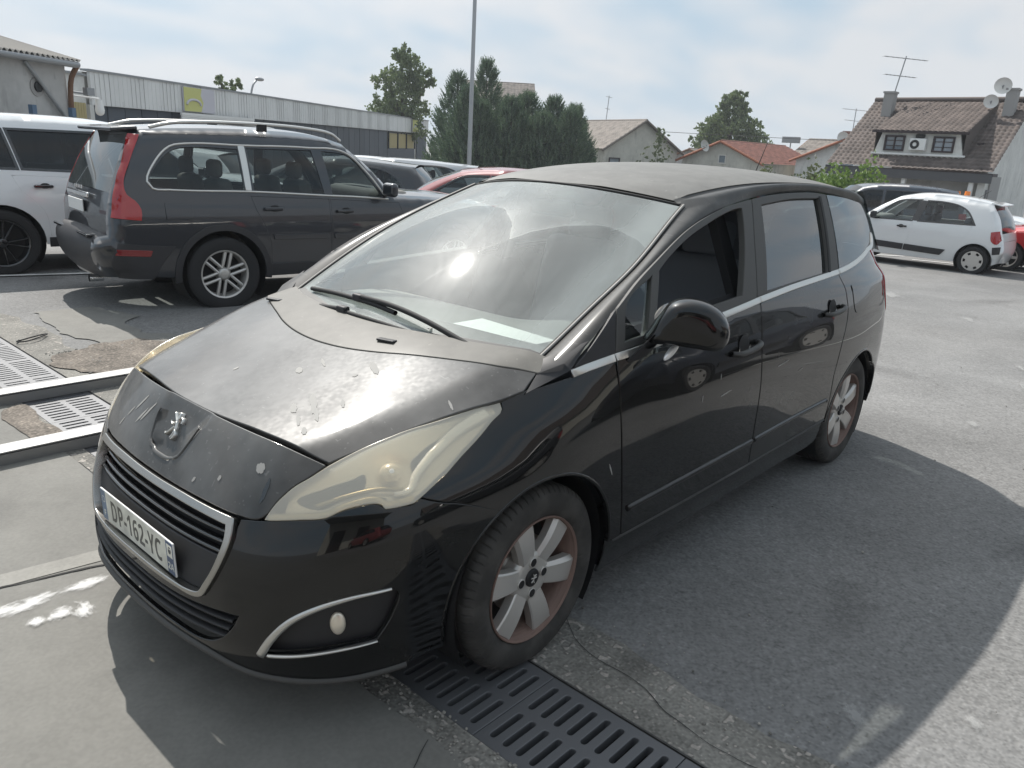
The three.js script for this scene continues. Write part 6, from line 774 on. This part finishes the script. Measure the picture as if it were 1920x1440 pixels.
  const wh = std([.36, .35, .33], .85);
  for (const [x, z, l, w, d, sd] of DROPS) blot(hood, x, z, l, w, d, sd, wh, bonnet);
  for (const [u, y, l, w, d, sd, k] of NDROPS) blot(nose, u, y, l, w, d, sd, k ? M.gloss : wh, nosePanel);
  for (const [u, y, l, w, d, sd] of [[2.46, .765, .05, .003, .12, 3], [2.27, .78, .014, .003, 1.5, 4], [2.41, .845, .012, .0025, 1.5, 5], [3.0, .80, .07, .0022, .1, 6], [3.22, .735, .03, .002, .15, 7], [1.69, .64, .03, .003, -1.1, 8]]) blot(belt, u, y, l, w, d, sd, wh, u > 2.8 ? rdoor[0] : u < 1.72 ? wg[0] : fdoor[0]);
  sheen(car);
}
// ---------- drain covers, rails, wire, pebbles ----------
{
  const holes = [], pl = .5, w = YARD.x1 - YARD.x0 - .014, sl = (x0, x1, z) => { const r = .0135, o = []; for (let i = 0; i <= 6; i++) { const a = -Math.PI / 2 + Math.PI * i / 6; o.push([x1 - r + r * Math.cos(a), z + r * Math.sin(a)]); } for (let i = 0; i <= 6; i++) { const a = Math.PI / 2 + Math.PI * i / 6; o.push([x0 + r + r * Math.cos(a), z + r * Math.sin(a)]); } return o; };
  for (let i = 0; i < 9; i++) { const z = .038 + i * .052; holes.push(sl(.030, w / 2 - .014, z), sl(w / 2 + .014, w - .030, z)); }
  const geo = slab([[0, 0], [w, 0], [w, pl - .008], [0, pl - .008]], .030, .003, holes).rotateX(Math.PI / 2); // top faces up after the turn
  const ord = ['first', 'second', 'third', 'fourth', 'fifth', 'sixth', 'seventh', 'eighth', 'ninth', 'tenth', 'eleventh', 'twelfth', 'thirteenth', 'fourteenth', 'fifteenth', 'sixteenth', 'seventeenth', 'eighteenth', 'nineteenth', 'twentieth', 'last'];
  for (let i = 0; i < 21; i++) { const z = YARD.z1 - .02 - (i + 1) * pl; const m = solo('drain_grate', geo, M.castIron, `slotted cast iron drain cover, ${ord[i]} of its row counted from the viewer`, 'drain cover', 'covers of the long drain'); m.position.set(YARD.x0 + .007, -.0045 + groundY(-.2, z), z); m.castShadow = m.receiveShadow = true; }
  const galv = std([.26, .26, .258], .45, { metalness: .5 }), chan = (label, z, x0, x1, h) => { const t = thing('steel_channel', label, 'steel channel', [0, groundY(0, z), z]); const L = x1 - x0, cx = (x0 + x1) / 2; put('top_flange', rbox(L, .010, .125, .004, cx, h, 0), galv, t); put('web', rbox(L, h - .012, .010, .003, cx, h / 2 - .004, .052), galv, t); put('web', rbox(L, h - .012, .010, .003, cx, h / 2 - .004, -.052), galv, t); sheen(t); };
  chan('long galvanised steel channel lying across the far drain covers', -3.05, -3.4, .75, .075); chan('galvanised steel channel nearest the people carrier nose', -2.06, -3.4, .20, .075);
  chan('short dark end of a channel beyond the drain at left edge', -4.9, -2.5, -.10, .075);
  const wire = solo('wire_loop', tube([[.06, 0, -4.66], [.16, 0, -4.72], [.30, .01, -4.74], [.42, .01, -4.80], [.52, .004, -4.86], [.30, .014, -4.60], [.14, .006, -4.55], [.05, .004, -4.61], [.10, .004, -4.69]].map(([x, y, z]) => [.15 + (x - .25) * .55, y + .016, -4.56 + (z + 4.7) * .55]), .006, 6, 60), M.rubber, 'thin dark wire loop lying on the concrete', 'wire'); wire.castShadow = true; wire.position.y = groundY(.2, -4.7);
  const R = rng(401), st = [std([.42, .40, .36], .9), std([.22, .20, .18], .9)], g0 = new THREE.IcosahedronGeometry(1, 1); { const p = g0.attributes.position; for (let i = 0; i < p.count; i++) { const k = .75 + .4 * hash2(Math.round(p.getX(i) * 9), Math.round(p.getY(i) * 9 + p.getZ(i) * 31), 5); p.setXYZ(i, p.getX(i) * k, p.getY(i) * k * .6, p.getZ(i) * k); } g0.computeVertexNormals(); }
  const inst = new THREE.InstancedMesh(g0, st[0], 900), m4 = new THREE.Matrix4(), q = new THREE.Quaternion(); for (let i = 0; i < 900; i++) { let x, z, s; const k = R(); if (k < .35) { x = -.50 + .12 * R(); z = .2 + 2.2 * R(); s = .003 + .006 * R() * R(); } else if (k < .55) { x = .05 + .4 * R(); z = .5 + 2 * R(); s = .002 + .005 * R() * R(); } else if (k < .8) { x = .1 + .9 * R(); z = -4.1 + .9 * R(); s = .004 + .010 * R() * R(); } else { x = .4 + 6 * R(); z = -.5 + 3.2 * R(); s = .002 + .006 * R() * R(); } q.setFromEuler(new THREE.Euler(R() * .6, R() * 6.3, R() * .6)); m4.compose(V3(x, groundY(x, z) + .006 + s * .2, z), q, V3(s, s, s)); inst.setMatrixAt(i, m4); inst.setColorAt(i, new THREE.Color().setScalar(.30 + .5 * R())); }
  inst.name = 'gravel'; inst.userData = { kind: 'stuff', label: 'loose grit scattered on the yard', category: 'gravel' }; inst.castShadow = true; scene.add(inst);
}
// ---------- rows of parked cars ----------
{
  const RR = makeCar('parked_suv', rrSpec(C.navy, .13), 'dark off-roader parked left of the small white car, its tail light showing', 'car'); RR.userData.group = G; RR.position.set(21.0, groundY(21, -7.0) - .12, -6.9); RR.rotation.y = -Math.PI * .30;
  sheen(hatch); sheen(estate);
  place(hatch, C.black, C.red, 'red hatchback with open side window just beyond the charcoal off-roader', 6.2, -7.5, -.85);
  const list = [[estate, C.silver, C.white, 'white estate furthest left behind the charcoal off-roader', 9.02, -14.86, -.85], [hatch, C.black, C.white, 'white hatchback seen through the charcoal car windows', 3.0, -12.6, -.85], [estate, C.silver, C.silver, 'silver estate behind the red hatchback', 10.9, -15.7, -.85], [hatch, C.black, C.orange, 'orange-red hatchback behind the mast foot', 11.25, -9.9, -.85], [hatch, C.black, C.silver, 'silver hatchback right of the orange one', 10.43, -8.11, -.85], [estate, C.silver, C.white, 'white estate nearest the conifers', 15.2, -11.9, -.85], [hatch, C.black, C.white, 'white hatchback just above the people carrier roof', 13.0, -10.78, -.85], [estate, C.silver, C.grey, 'grey estate behind the small white car', 25.5, -4.4, 1.3], [hatch, C.black, C.redBright, 'bright red hatchback behind the small white car', 19.45, -1.35, -1.57], [estate, C.silver, C.white, 'white estate in front of the brown house porch', 29.5, -6.0, 1.2], [hatch, C.black, C.blue, 'dark blue hatchback left of the white estate by the brown house', 26.5, -8.0, 1.2], [estate, C.silver, C.black, 'black estate roof seen above the small white car', 23.5, -2.9, 1.35]];
  for (const [p, a, b, l, x, z, t] of list) place(p, a, b, l, x, z, t);
  { const c = place(estate, C.silver, C.white, 'white recovery car with orange beacons near the brown house', 30.2, -3.6, 1.4); for (const k of [-.4, .4]) put('beacon', cyl(.09, .10, .14, 14).translate(1.7, 1.60, k), M.amber, c); sheen(c); }
  // cars and buildings behind the viewer that the paint mirrors
  place(twin, C.white, C.grey, 'grey city car standing behind the viewer opposite the front door', .2, 6.4, .12);
  place(twin, C.white, C.navy, 'dark blue city car standing behind the viewer opposite the rear door', 4.25, 3.8, .02);
  place(hatch, C.black, C.silver, 'silver hatchback standing behind the viewer, furthest along', 10.2, 7.0, .1);
  place(estate, C.silver, C.red, 'red estate standing behind the viewer near the beige workshop', -6.2, 6.6, .3);
}
renderer.render(scene, camera);
